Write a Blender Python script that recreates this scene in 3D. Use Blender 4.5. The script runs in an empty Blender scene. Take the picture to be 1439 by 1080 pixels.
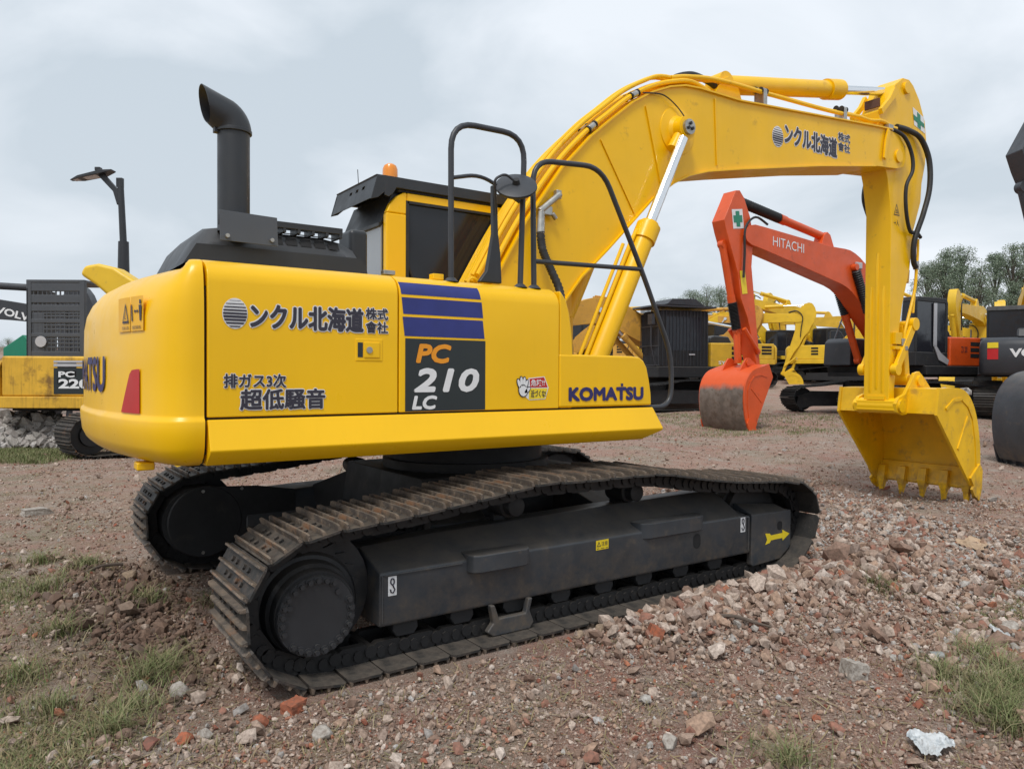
import bpy, bmesh, math, random
import numpy as np
from mathutils import Vector, Matrix
R = math.radians
random.seed(7); rng = np.random.default_rng(11)
sc = bpy.context.scene
COL = sc.collection

# ------------------------------------------------------------------ tags
def tag(o, label=None, cat=None, group=None, kind=None):
    if label: o['label'] = label
    if cat: o['category'] = cat
    if group: o['group'] = group
    if kind: o['kind'] = kind
    return o
def empty(name, loc=(0, 0, 0), rz=0):
    o = bpy.data.objects.new(name, None); COL.objects.link(o)
    o.location = loc; o.rotation_euler = (0, 0, rz); o.empty_display_size = .3
    return o

# ------------------------------------------------------------------ materials
def nodes(name):
    m = bpy.data.materials.new(name); m.use_nodes = True
    nt = m.node_tree; b = nt.nodes['Principled BSDF']
    return m, nt, b
def N(nt, t, **kw):
    n = nt.nodes.new(t)
    for k, v in kw.items():
        if k.startswith('i_'):
            n.inputs[k[2:].replace('_', ' ')].default_value = v
        else: setattr(n, k, v)
    return n
def mixc(nt, fac, a, b, mode='MIX'):
    n = nt.nodes.new('ShaderNodeMix'); n.data_type = 'RGBA'; n.blend_type = mode
    for s, v in ((0, fac), (6, a), (7, b)):
        if isinstance(v, bpy.types.NodeSocket): nt.links.new(v, n.inputs[s])
        elif s == 0: n.inputs[0].default_value = v
        else: n.inputs[s].default_value = (*v, 1) if len(v) == 3 else v
    return n.outputs[2]
def ramp(nt, src, p0, p1, c0=(0, 0, 0), c1=(1, 1, 1)):
    r = nt.nodes.new('ShaderNodeValToRGB')
    r.color_ramp.elements[0].position = p0; r.color_ramp.elements[1].position = p1
    r.color_ramp.elements[0].color = (*c0, 1); r.color_ramp.elements[1].color = (*c1, 1)
    nt.links.new(src, r.inputs[0]); return r.outputs[0]
def noise(nt, scale, detail=4, rough=.55, coord='Object', vscale=None):
    tc = nt.nodes.new('ShaderNodeTexCoord'); n = nt.nodes.new('ShaderNodeTexNoise')
    n.inputs['Scale'].default_value = scale; n.inputs['Detail'].default_value = detail
    n.inputs['Roughness'].default_value = rough
    if vscale:
        mp = nt.nodes.new('ShaderNodeMapping'); mp.inputs['Scale'].default_value = vscale
        nt.links.new(tc.outputs[coord], mp.inputs[0]); nt.links.new(mp.outputs[0], n.inputs['Vector'])
    else: nt.links.new(tc.outputs[coord], n.inputs['Vector'])
    return n.outputs['Fac']
def paint(name, c, rough=.42, metal=0, var=.10, vs=2.5, dirt=0, dirtc=(.10, .065, .045), dscale=6,
          bump=0, bscale=60, coat=0, spec=.5, streak=0, zdirt=None, dust=0, dustc=(.115, .098, .080)):
    m, nt, b = nodes(name); L = nt.links
    dark = tuple(x * (1 - var) for x in c); lite = tuple(min(1, x * (1 + var * .7)) for x in c)
    out = mixc(nt, ramp(nt, noise(nt, vs), .35, .68), dark, lite)
    if dirt:
        out = mixc(nt, ramp(nt, noise(nt, dscale, 8, .65), .62 - dirt * .28, .70 - dirt * .12, (0,) * 3, (min(1, .35 + dirt),) * 3), out, dirtc)
    if streak:
        out = mixc(nt, ramp(nt, noise(nt, 1, 5, .6, vscale=(22, 22, 1.6)), .5, .8, (0,) * 3, (streak,) * 3), out, dirtc)
    if zdirt:
        ge = nt.nodes.new('ShaderNodeNewGeometry'); sx = nt.nodes.new('ShaderNodeSeparateXYZ'); L.new(ge.outputs['Position'], sx.inputs[0])
        mr = nt.nodes.new('ShaderNodeMapRange'); L.new(sx.outputs['Z'], mr.inputs[0])
        mr.inputs[1].default_value = zdirt[0]; mr.inputs[2].default_value = zdirt[1]; mr.inputs[3].default_value = 1; mr.inputs[4].default_value = 0
        mu = nt.nodes.new('ShaderNodeMath'); mu.operation = 'MULTIPLY'; L.new(mr.outputs[0], mu.inputs[0]); L.new(ramp(nt, noise(nt, 9, 8, .7), .38, .66), mu.inputs[1])
        out = mixc(nt, mu.outputs[0], out, dirtc)
    if dust:
        gn = nt.nodes.new('ShaderNodeNewGeometry'); sn = nt.nodes.new('ShaderNodeSeparateXYZ'); L.new(gn.outputs['Normal'], sn.inputs[0])
        mu = nt.nodes.new('ShaderNodeMath'); mu.operation = 'MULTIPLY'; L.new(ramp(nt, sn.outputs['Z'], .35, .95), mu.inputs[0]); L.new(ramp(nt, noise(nt, 5, 8, .7), .30, .62, (.15,) * 3, (dust,) * 3), mu.inputs[1])
        out = mixc(nt, mu.outputs[0], out, dustc)
    L.new(out, b.inputs['Base Color'])
    rr = ramp(nt, noise(nt, 7, 5), .3, .7, (max(0, rough - .07),) * 3, (min(1, rough + .10),) * 3)
    L.new(rr, b.inputs['Roughness'])
    b.inputs['Metallic'].default_value = metal; b.inputs['Coat Weight'].default_value = coat; b.inputs['Coat Roughness'].default_value = .18
    b.inputs['Specular IOR Level'].default_value = spec
    if bump:
        bp = nt.nodes.new('ShaderNodeBump'); bp.inputs['Strength'].default_value = bump; bp.inputs['Distance'].default_value = .01
        L.new(noise(nt, bscale, 5), bp.inputs['Height']); L.new(bp.outputs[0], b.inputs['Normal'])
    return m
def flat(name, c, rough=.5, metal=0, spec=.5):
    return paint(name, c, rough, metal, var=.05, vs=9, spec=spec)

YEL = (.90, .515, .0)
M = {}
M['yellow'] = paint('yellow_paint', YEL, .34, var=.04, vs=1.3, bump=.03, bscale=9, coat=.12, spec=.35, streak=.04, dirtc=(.36, .20, .01), dust=.10)
M['yellow_boom'] = paint('yellow_boom_paint', (.88, .505, .0), .38, var=.05, vs=1.8, bump=.06, bscale=7, coat=.14, spec=.35, dirt=.01, dscale=8, dirtc=(.35, .17, .02), streak=.05)
M['yellow_bucket'] = paint('yellow_bucket_paint', (.84, .49, .0), .46, var=.12, vs=3, bump=.25, bscale=14, dirt=.22, dscale=5, dirtc=(.30, .17, .05), streak=.10, zdirt=(.05, .42))
M['charcoal'] = paint('charcoal_paint', (.022, .025, .030), .42, dust=.25, var=.12, bump=.05, bscale=20, streak=.08, dirtc=(.08, .075, .07))
M['plate'] = paint('grey_plate_paint', (.062, .068, .078), .45, var=.08, bump=.04, bscale=14)
M['frame'] = paint('track_frame_paint', (.036, .043, .052), .46, dust=.75, var=.18, vs=4, bump=.10, bscale=16, dirt=.16, dscale=9, dirtc=(.105, .085, .066), streak=.14, zdirt=(.14, .52))
M['dull'] = paint('dull_black_steel', (.012, .013, .015), .6, dust=.6, var=.25, vs=5, bump=.15, bscale=25, dirt=.14, dirtc=(.05, .042, .034))
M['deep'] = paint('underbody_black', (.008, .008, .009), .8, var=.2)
M['chain'] = paint('chain_steel', (.007, .007, .008), .6, var=.2, dust=.22, dirt=.1, dirtc=(.04, .034, .028))
M['hub'] = paint('hub_black', (.011, .012, .014), .55, dust=.4, var=.12, bump=.05, bscale=20, dirt=.10, dirtc=(.05, .045, .04))
M['plate_dark'] = paint('cover_black', (.026, .028, .032), .45, var=.15, bump=.05, bscale=20, dirt=.10, dirtc=(.05, .045, .04), dust=.3)
M['chrome'] = paint('chrome_rod', (.78, .79, .80), .16, 1, var=.03)
M['steel'] = paint('zinc_steel', (.42, .41, .38), .38, .85, var=.2, vs=20, dirt=.15)
M['rubber'] = paint('rubber_hose', (.016, .016, .017), .55, var=.2, vs=12, dirt=.1, dirtc=(.06, .055, .05))
M['rail'] = paint('rail_grey', (.035, .038, .045), .40, var=.12, vs=9)
M['glass'] = paint('tinted_glass', (.016, .018, .024), .14, var=.05, coat=.1, spec=.4)
M['glass_pale'] = paint('pale_rear_glass', (.26, .28, .31), .12, var=.06, coat=.6)
M['white'] = flat('white_vinyl', (.74, .75, .76), .5)
M['ink'] = flat('dark_ink', (.030, .028, .045), .45)
M['blue'] = paint('blue_vinyl', (.022, .032, .19), .38, var=.12, vs=8)
M['navy'] = flat('navy_letter', (.020, .018, .12), .4)
M['blackdecal'] = flat('black_vinyl', (.016, .024, .026), .38)
M['orange_ink'] = flat('orange_letter', (.80, .30, .01), .45)
M['red'] = flat('red_vinyl', (.50, .012, .014), .35)
M['amber'] = paint('amber_lens', (.85, .27, .006), .2, var=.1, coat=.6)
M['yvinyl'] = flat('bright_yellow_vinyl', (.82, .62, .02), .4)
M['sheet'] = paint('warning_sheet', (.86, .45, .004), .4, var=.03)
M['green'] = flat('green_vinyl', (.02, .22, .13), .5)
M['orange'] = paint('orange_paint', (.66, .085, .010), .42, var=.10, vs=2, coat=.15, dirt=.08, dirtc=(.26, .05, .02), bump=.06, bscale=9)
M['worn'] = paint('worn_bucket_steel', (.17, .135, .11), .55, .15, var=.3, vs=6, dirt=.45, dscale=9, dirtc=(.10, .065, .045), streak=.5, bump=.2, bscale=30)
M['byel'] = paint('dusty_yellow_paint', (.66, .40, .03), .5, var=.14, vs=2, dirt=.12, dirtc=(.30, .20, .08))
M['lemon'] = paint('lemon_yellow_paint', (.74, .47, .02), .45, var=.1, vs=2, dirt=.06, dirtc=(.35, .24, .06))
M['rusty'] = paint('rusty_yellow_paint', (.70, .40, .03), .55, var=.12, vs=2, dirt=.42, dscale=2.2, dirtc=(.075, .030, .018), streak=.5, bump=.2, bscale=15)
M['rust'] = paint('dark_rust', (.11, .05, .035), .75, var=.4, vs=5, dirt=.3)
def worn_mat():
    m = paint('worn_bucket_back', (.17, .135, .11), .55, .15, var=.3, vs=6, dirt=.45, dscale=9, dirtc=(.10, .065, .045), streak=.5, bump=.2, bscale=30)
    nt = m.node_tree; b = nt.nodes['Principled BSDF']; src = b.inputs['Base Color'].links[0].from_socket
    ge = nt.nodes.new('ShaderNodeNewGeometry'); sx = nt.nodes.new('ShaderNodeSeparateXYZ'); nt.links.new(ge.outputs['Position'], sx.inputs[0])
    ad = nt.nodes.new('ShaderNodeMath'); ad.operation = 'MULTIPLY_ADD'; nt.links.new(noise(nt, 4, 8, .7), ad.inputs[0]); ad.inputs[1].default_value = .25; nt.links.new(sx.outputs['Z'], ad.inputs[2])
    mr = nt.nodes.new('ShaderNodeMapRange'); nt.links.new(ad.outputs[0], mr.inputs[0]); mr.inputs[1].default_value = 1.28; mr.inputs[2].default_value = 1.42
    nt.links.new(mixc(nt, mr.outputs[0], src, (.70, .10, .02)), b.inputs['Base Color']); return m
M['worn'] = worn_mat()
M['silver'] = paint('silver_paint', (.48, .48, .50), .35, .3, var=.08)
M['volvo'] = paint('slate_paint', (.035, .038, .045), .42, var=.10, dirt=.06, dirtc=(.09, .08, .07))
M['oldyel'] = paint('old_sandy_paint', (.62, .33, .05), .55, var=.2, vs=2, dirt=.35, dscale=4, dirtc=(.28, .15, .05))

# shoe steel: rust, dry mud and bare steel, varied from shoe to shoe
def shoe_mat(name='shoe_steel', c0=(.024, .024, .024), c1=(.062, .050, .042), c2=(.13, .11, .09), far=(.032, .031, .030), cut=.60):
    m, nt, b = nodes(name); L = nt.links
    oi = nt.nodes.new('ShaderNodeObjectInfo')
    n1 = noise(nt, 11, 8, .7); n2 = noise(nt, 34, 6, .7, vscale=None)
    c = mixc(nt, ramp(nt, n1, .42, .60), c0, c1)
    c = mixc(nt, ramp(nt, n2, .56, .70, (0,) * 3, (.7,) * 3), c, c2)
    n3 = noise(nt, 5, 4, .6)
    c = mixc(nt, ramp(nt, n3, cut, cut + .10, (0,) * 3, (.6,) * 3), c, (.33, .14, .05))
    ge = nt.nodes.new('ShaderNodeNewGeometry'); sx = nt.nodes.new('ShaderNodeSeparateXYZ'); L.new(ge.outputs['Position'], sx.inputs[0])
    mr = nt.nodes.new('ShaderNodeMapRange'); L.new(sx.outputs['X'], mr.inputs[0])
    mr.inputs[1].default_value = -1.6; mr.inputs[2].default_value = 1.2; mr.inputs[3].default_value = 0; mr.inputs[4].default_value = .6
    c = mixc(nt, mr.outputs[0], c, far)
    sz = nt.nodes.new('ShaderNodeSeparateXYZ'); L.new(ge.outputs['Normal'], sz.inputs[0]); mu = nt.nodes.new('ShaderNodeMath'); mu.operation = 'MULTIPLY'
    L.new(ramp(nt, sz.outputs['Z'], .45, .97), mu.inputs[0]); L.new(ramp(nt, noise(nt, 7, 8, .75), .36, .62, (.08,) * 3, (.75,) * 3), mu.inputs[1])
    c = mixc(nt, mu.outputs[0], c, (.155, .130, .105))
    L.new(c, b.inputs['Base Color']); b.inputs['Roughness'].default_value = .62; b.inputs['Metallic'].default_value = .15
    bp = nt.nodes.new('ShaderNodeBump'); bp.inputs['Strength'].default_value = .6; bp.inputs['Distance'].default_value = .008
    L.new(n2, bp.inputs['Height']); L.new(bp.outputs[0], b.inputs['Normal'])
    return m
M['shoe'] = shoe_mat(); M['grouser'] = shoe_mat('grouser_steel', (.07, .058, .05), (.22, .165, .12), (.38, .31, .24), (.10, .082, .068), .56)

# ------------------------------------------------------------------ mesh builder
class MB:
    def __init__(s): s.v = []; s.f = []; s.mi = []; s.cur = 0
    def add(s, vs, fs):
        o = len(s.v); s.v += [tuple(p) for p in vs]; s.f += [tuple(i + o for i in f) for f in fs]; s.mi += [s.cur] * len(fs); return s
    def box(s, x0, x1, y0, y1, z0, z1):
        return s.add([(x0, y0, z0), (x1, y0, z0), (x1, y1, z0), (x0, y1, z0), (x0, y0, z1), (x1, y0, z1), (x1, y1, z1), (x0, y1, z1)],
                     [(3, 2, 1, 0), (4, 5, 6, 7), (0, 1, 5, 4), (1, 2, 6, 5), (2, 3, 7, 6), (3, 0, 4, 7)])
    def prism(s, poly, a, b, axis='y'):      # polygon (u,v) swept along an axis: y -> (u,y,v); x -> (x,u,v); z -> (u,v,z)
        n = len(poly)
        P = {'y': lambda u, v, w: (u, w, v), 'x': lambda u, v, w: (w, u, v), 'z': lambda u, v, w: (u, v, w)}[axis]
        vs = [P(u, v, a) for u, v in poly] + [P(u, v, b) for u, v in poly]
        fs = [tuple(range(n)), tuple(range(2 * n - 1, n - 1, -1))] + [((i + 1) % n, i, i + n, (i + 1) % n + n) for i in range(n)]
        return s.add(vs, fs)
    def bridge(s, secs, cap=True, close=True):
        n = len(secs[0]); vs = [p for q in secs for p in q]; fs = []
        for k in range(len(secs) - 1):
            for i in range(n if close else n - 1):
                j = (i + 1) % n
                fs.append((k * n + i, k * n + j, (k + 1) * n + j, (k + 1) * n + i))
        if cap: fs += [tuple(range(n - 1, -1, -1)), tuple(range((len(secs) - 1) * n, len(secs) * n))]
        return s.add(vs, fs)
    def tube(s, pts, r, seg=10, cap=True):
        pts = [Vector(p) for p in pts]; n = len(pts); rr = r if isinstance(r, (list, tuple)) else [r] * n
        T = [(pts[min(i + 1, n - 1)] - pts[max(i - 1, 0)]).normalized() for i in range(n)]
        a = T[0].orthogonal().normalized(); secs = []
        for i in range(n):
            a = (a - T[i] * a.dot(T[i])); a = a.normalized() if a.length > 1e-6 else T[i].orthogonal().normalized()
            b = T[i].cross(a)
            secs.append([pts[i] + (a * math.cos(2 * math.pi * k / seg) + b * math.sin(2 * math.pi * k / seg)) * rr[i] for k in range(seg)])
        return s.bridge(secs, cap)
    def cyl(s, p0, p1, r, seg=20, r1=None): return s.tube([p0, p1], [r, r if r1 is None else r1], seg)
    def cyly(s, x, z, y0, y1, r, seg=20, r1=None): return s.cyl((x, y0, z), (x, y1, z), r, seg, r1)
    def lathe_y(s, x, z, prof, seg=32):       # profile of (y, r)
        return s.bridge([[(x + r * math.cos(2 * math.pi * k / seg), y, z + r * math.sin(2 * math.pi * k / seg)) for k in range(seg)] for y, r in prof])
    def build(s, name, mat, parent=None, bevel=0, seg=2, smooth=True, angle=32):
        me = bpy.data.meshes.new(name); me.from_pydata(s.v, [], s.f)
        mats = mat if isinstance(mat, (list, tuple)) else [mat]
        for m in mats: me.materials.append(M[m] if isinstance(m, str) else m)
        bm = bmesh.new(); bm.from_mesh(me)
        bmesh.ops.remove_doubles(bm, verts=bm.verts, dist=1e-5) if False else None
        bmesh.ops.recalc_face_normals(bm, faces=bm.faces)
        for f, mi in zip(bm.faces, s.mi): f.smooth = smooth; f.material_index = mi
        ca = R(angle)
        for e in bm.edges:
            if len(e.link_faces) != 2 or e.calc_face_angle(0) > ca: e.smooth = False
        bm.to_mesh(me); bm.free()
        o = bpy.data.objects.new(name, me); COL.objects.link(o); o.parent = parent
        if bevel:
            b = o.modifiers.new('bevel', 'BEVEL'); b.width = bevel; b.segments = seg; b.limit_method = 'ANGLE'; b.angle_limit = R(30)
            b.harden_normals = True
            for e in me.edges: pass
            me.shade_smooth()
        return o
def spline(pts, n=8, closed=False):           # Catmull-Rom
    P = [Vector(p) for p in pts]; out = []; m = len(P)
    rng_ = range(m if closed else m - 1)
    for i in rng_:
        g = (lambda k: P[k % m]) if closed else (lambda k: P[max(0, min(m - 1, k))])
        p0, p1, p2, p3 = g(i - 1), g(i), g(i + 1), g(i + 2)
        for k in range(n):
            t = k / n
            out.append(.5 * ((2 * p1) + (p2 - p0) * t + (2 * p0 - 5 * p1 + 4 * p2 - p3) * t * t + (3 * p1 - p0 - 3 * p2 + p3) * t ** 3))
    if not closed: out.append(P[-1])
    return out
def fillet(pts, r, n=6):                      # polyline with rounded corners
    P = [Vector(p) for p in pts]; out = [P[0]]
    for i in range(1, len(P) - 1):
        a = (P[i - 1] - P[i]); b = (P[i + 1] - P[i]); rr = min(r, a.length * .48, b.length * .48)
        A = P[i] + a.normalized() * rr; B = P[i] + b.normalized() * rr
        for k in range(n + 1):
            t = k / n; out.append(A * (1 - t) ** 2 + P[i] * 2 * t * (1 - t) + B * t * t)
    out.append(P[-1]); return out

# ------------------------------------------------------------------ lettering
DG = None
def text_mesh(txt, rect, place, name, mat, parent, bold=0.0, shear=0.0, spacing=1.0, line=1.0, fat=0.0, placer=None, off=0):
    """txt fitted to rect=(u0,u1,v0,v1) and laid on a surface by place(u,v) -> (x,y,z)"""
    cu = bpy.data.curves.new(name, 'FONT'); cu.body = txt; cu.offset = bold; cu.shear = shear
    cu.space_character = spacing; cu.space_line = line; cu.resolution_u = 3
    to = bpy.data.objects.new(name, cu); COL.objects.link(to)
    bpy.context.view_layer.update()
    dg = bpy.context.evaluated_depsgraph_get()
    me = bpy.data.meshes.new_from_object(to.evaluated_get(dg))
    bpy.data.objects.remove(to); bpy.data.curves.remove(cu)
    if not len(me.vertices): return None
    xs = [v.co.x for v in me.vertices]; ys = [v.co.y for v in me.vertices]
    x0, x1, y0, y1 = min(xs), max(xs), min(ys), max(ys)
    if fat:
        g_ = fat * (rect[3] - rect[2]); base = [(rect[0] + g_ + (v.co.x - x0) / (x1 - x0) * (rect[1] - rect[0] - 2 * g_), rect[2] + g_ + (v.co.y - y0) / (y1 - y0) * (rect[3] - rect[2] - 2 * g_)) for v in me.vertices]
        fs0 = [tuple(p.vertices) for p in me.polygons]; vs = []; fs = []
        for k, (dx_, dy_) in enumerate([(0, 0)] + [(math.cos(i * math.pi / 4), math.sin(i * math.pi / 4)) for i in range(8)]):
            pl2 = placer(off + k * .00016); o_ = len(vs); vs += [pl2(u + dx_ * g_, w + dy_ * g_) for u, w in base]; fs += [tuple(i + o_ for i in f) for f in fs0]
        bpy.data.meshes.remove(me); me = bpy.data.meshes.new(name); me.from_pydata(vs, [], fs); me.materials.append(M[mat])
        o = bpy.data.objects.new(name, me); COL.objects.link(o); o.parent = parent; return o
    for v in me.vertices:
        u = rect[0] + (v.co.x - x0) / (x1 - x0) * (rect[1] - rect[0])
        w = rect[2] + (v.co.y - y0) / (y1 - y0) * (rect[3] - rect[2])
        v.co = place(u, w)
    me.materials.clear(); me.materials.append(M[mat]); me.name = name
    for p in me.polygons: p.material_index = 0
    o = bpy.data.objects.new(name, me); COL.objects.link(o); o.parent = parent
    return o
def outlined(txt, rect, placer, parent, mat='ink', fat=.035, edge=.045, outmat='white', **k):
    h = rect[3] - rect[2]; pw = h * edge
    text_mesh(txt, (rect[0] - pw, rect[1] + pw, rect[2] - pw, rect[3] + pw), None, 'lettering_edge', outmat, parent, fat=(fat + edge) / (1 + 2 * edge), placer=placer, off=.0015, **k)
    return text_mesh(txt, rect, None, 'lettering', mat, parent, fat=fat, placer=placer, off=.0036, **k)
def quad(name, pts, mat, parent):
    return MB().add(pts, [tuple(range(len(pts)))]).build(name, mat, parent, smooth=False)
def striped_logo(rect, placer, parent, n=9):
    x0, x1, z0, z1 = rect; cx, cz, a, b = (x0 + x1) / 2, (z0 + z1) / 2, (x1 - x0) / 2, (z1 - z0) / 2
    p = placer(.0022)
    quad('logo_disc', [p(cx + a * 1.06 * math.cos(t), cz + b * 1.06 * math.sin(t)) for t in [2 * math.pi * k / 40 for k in range(40)]], 'white', parent)
    p = placer(.0042); m = MB()
    for k in range(n):
        c = -1 + (k + .5) * 2 / n; h = .62 / n * (1.25 - .9 * abs(c + .25))
        lo, hi = c - h, c + h
        w0, w1 = math.sqrt(max(0, 1 - min(.999, abs(lo)) ** 2)), math.sqrt(max(0, 1 - min(.999, abs(hi)) ** 2))
        m.add([p(cx - a * w0, cz + b * lo), p(cx + a * w0, cz + b * lo), p(cx + a * w1, cz + b * hi), p(cx - a * w1, cz + b * hi)], [(0, 1, 2, 3)])
    return m.build('logo_stripes', 'ink', parent, smooth=False)
def kanji_sign(rl, rk, rs, placer, parent, lean=None):
    striped_logo(rl, placer, parent)
    outlined('ンクル北海道', rk, placer, parent, fat=.038)
    mid = (rs[2] + rs[3]) / 2; g = (rs[3] - rs[2]) * .03
    outlined('株式', (rs[0], rs[1], mid + g, rs[3]), placer, parent, fat=.03, edge=.06)
    outlined('會社', (rs[0], rs[1], rs[2], mid - g), placer, parent, fat=.03, edge=.06)

# ------------------------------------------------------------------ ground height
CAMP = Vector((-3.0, -4.95, 1.478))
AXV = np.array([.56928, .82214]); RTV = np.array([.82214, -.56928])
def sstep(a, b, x):
    t = np.clip((x - a) / (b - a), 0, 1); return t * t * (3 - 2 * t)
def ramp_z(x, y):
    dx, dy = x + 3.0, y + 4.95
    s = dx * AXV[0] + dy * AXV[1]; l = dx * RTV[0] + dy * RTV[1]
    t0 = 9.5 + 4.5 * sstep(2, 7, -l)
    return .036 * np.maximum(0, s - t0)
def hash2(ix, iy, k):
    h = (ix * 374761393 + iy * 668265263 + k * 974634777) & 0xffffffff
    h = ((h ^ (h >> 13)) * 1274126177) & 0xffffffff
    return ((h ^ (h >> 16)) & 0xffff) / 65535.0
def vnoise(x, y, k=0):
    ix, iy = np.floor(x).astype(np.int64), np.floor(y).astype(np.int64); fx, fy = x - ix, y - iy
    fx = fx * fx * (3 - 2 * fx); fy = fy * fy * (3 - 2 * fy)
    a, b, c, d = hash2(ix, iy, k), hash2(ix + 1, iy, k), hash2(ix, iy + 1, k), hash2(ix + 1, iy + 1, k)
    return (a * (1 - fx) + b * fx) * (1 - fy) + (c * (1 - fx) + d * fx) * fy - .5
def rubble(x, y):                             # 0..1 how much broken stone lies here
    # a bank of stone along the front half of the near track that spreads out ahead of it
    bank = sstep(-.55, .7, x) * np.exp(-((y + 1.78 + .10 * (x - 1)) / .55) ** 2) * (1 - sstep(3.0, 4.2, x))
    fan = sstep(.1, 1.7, x) * (1 - sstep(6.0, 8.5, x)) * sstep(-4.6, -3.4, y + .12 * x) * (1 - sstep(.9, 2.2, y))
    n = vnoise(x * 1.3, y * 1.3, 3) + .5 * vnoise(x * 3.1, y * 3.1, 4)
    return np.clip(np.maximum(bank * 1.2, fan * (.50 + 1.1 * n)), 0, 1)
def gz(x, y, fine=True):
    x = np.asarray(x, float); y = np.asarray(y, float)
    z = ramp_z(x, y)
    d = np.hypot(x, y)
    near = np.exp(-(d / 14) ** 2)
    under = (1 - sstep(1.75, 2.15, np.abs(x))) * (1 - sstep(1.62, 1.95, np.abs(y)))   # tracks rest on flat ground
    h = .10 * vnoise(x * .45, y * .45, 1) + .05 * vnoise(x * 1.1, y * 1.1, 2)
    if fine: h = h + .022 * vnoise(x * 3.3, y * 3.3, 5) + .012 * vnoise(x * 8, y * 8, 6) + .006 * vnoise(x * 19, y * 19, 7)
    z = z + h * (1 - under) * (.35 + .65 * sstep(2.2, 4.5, d)) - .012
    z = z + .095 * sstep(-.1, 1.0, x) * (1 - sstep(2.3, 4.0, x)) * np.exp(-((y + 1.95) / .34) ** 2)      # the bank
    z = z + .07 * np.exp(-((x + 2.75) / .45) ** 2 - ((y + .15) / 1.0) ** 2)                           # soil pushed up behind
    z = z + .10 * np.exp(-((x + 2.42) / .22) ** 2 - ((y - 1.0) / .6) ** 2) + .05 * np.exp(-((x + 2.15) / .18) ** 2 - ((y - .35) / .5) ** 2)
    z = z + .05 * sstep(1.9, 2.6, x) * (1 - sstep(3, 5.5, x)) * np.exp(-((y + 1.1) / 1.4) ** 2)
    return z

# ================================================================== MAIN EXCAVATOR
ex = empty('excavator'); tag(ex, 'large clean yellow crawler excavator filling the foreground, blue stripes and Japanese lettering on its side', 'excavator')
YS = -1.296
def yside(z):                                 # skin of the side panels: flat, then rolling inward at the top
    if z < 1.90: return YS
    t = min(1, (z - 1.90) / .11); return YS + .012 * t + .085 * t ** 3.2
def side(off): return lambda u, w: (u, yside(w) - off, w)
def panel(name, x0, x1, z0=1.272, front_round=0, mat='yellow'):
    m = MB(); zs = [z0, z0 + .012, 1.45, 1.65, 1.90, 1.935, 1.965, 1.988, 2.002, 2.010]
    secs = []
    prof = [(yside(z), z) for z in zs] + [(-1.15, 2.016), (-1.10, 2.018)]
    inner = [(-1.10, z0)]
    prof = prof + inner
    m.prism(prof, x0, x1, 'x')
    return m.build(name, mat, ex, bevel=.006, seg=2)
door_a = panel('side_door', -2.176, -1.210)
door_b = panel('side_door', -1.202, -.118)
# slim front corner panel whose upper end rolls forward and down
m = MB(); prof = [(-.110, 1.272), (.0, 1.272), (-.002, 1.60), (-.012, 1.74), (-.032, 1.86), (-.062, 1.945), (-.11, 2.0)]
m.prism(prof, -1.292, -.72); m.build('corner_panel', 'yellow', ex, bevel=.012, seg=3)
# dark gaps behind the panel joints, deck and inner bodywork
m = MB(); m.box(-2.19, -.12, -1.18, 1.2, 1.10, 1.975); m.box(-2.19, -.10, -1.27, -1.1, 1.10, 1.88); m.box(-.1, .60, -1.2, -.62, 1.10, 1.585)
m.build('inner_body', 'deep', ex)
m = MB(); m.box(-2.19, -.10, -1.15, .14, 1.985, 2.012); m.build('hood_deck', 'yellow', ex, bevel=.004)
m = MB(); m.box(-2.2, .60, -1.22, 1.26, 1.052, 1.12); m.box(-2.1, 1.0, -.45, .45, .95, 1.06); m.build('deck_frame', 'charcoal', ex, bevel=.01)
# far side body under the cab, boom foot brackets
m = MB(); m.box(-2.18, -.6, .6, 1.29, 1.10, 1.98); m.build('far_side_panel', 'yellow', ex, bevel=.03)
m = MB()
for y0 in (-.36, .26):
    m.prism([(-.15, 1.10), (.95, 1.10), (.90, 1.45), (.45, 1.95), (.18, 2.12), (.02, 2.08), (-.12, 1.8)], y0, y0 + .10)
m.build('boom_bracket', 'yellow', ex, bevel=.01)
# toolbox (front right)
m = MB()
prof = [(-.114, 1.275), (.682, 1.275), (.676, 1.36), (.658, 1.45), (.635, 1.53), (.605, 1.575), (.565, 1.598), (.50, 1.604), (-.114, 1.606)]
m.prism(prof, YS, -.62); tb = m.build('toolbox', 'yellow', ex, bevel=.014, seg=3)
# side sill: slopes out to a bend and back in underneath
m = MB()
def sill_sec(x): return [(x, -1.298, 1.262), (x, -1.352, 1.122), (x, -1.345, 1.108), (x, -1.262, 1.046), (x, -1.10, 1.046), (x, -1.10, 1.262)]
s0 = sill_sec(-2.176); s1 = [(.690, -1.298, 1.262), (.738, -1.352, 1.122), (.735, -1.345, 1.108), (.62, -1.262, 1.046), (.62, -1.10, 1.046), (.69, -1.10, 1.262)]
m.bridge([s0, s1]); m.build('side_sill', 'yellow', ex, bevel=.006)
m = MB(); m.box(.66, .76, -1.22, -.70, 1.20, 1.262); m.build('front_step', 'yellow', ex, bevel=.006)
m = MB(); m.box(-2.176, .69, -1.285, -1.10, 1.263, 1.271); m.build('panel_gap', 'deep', ex)

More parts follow.
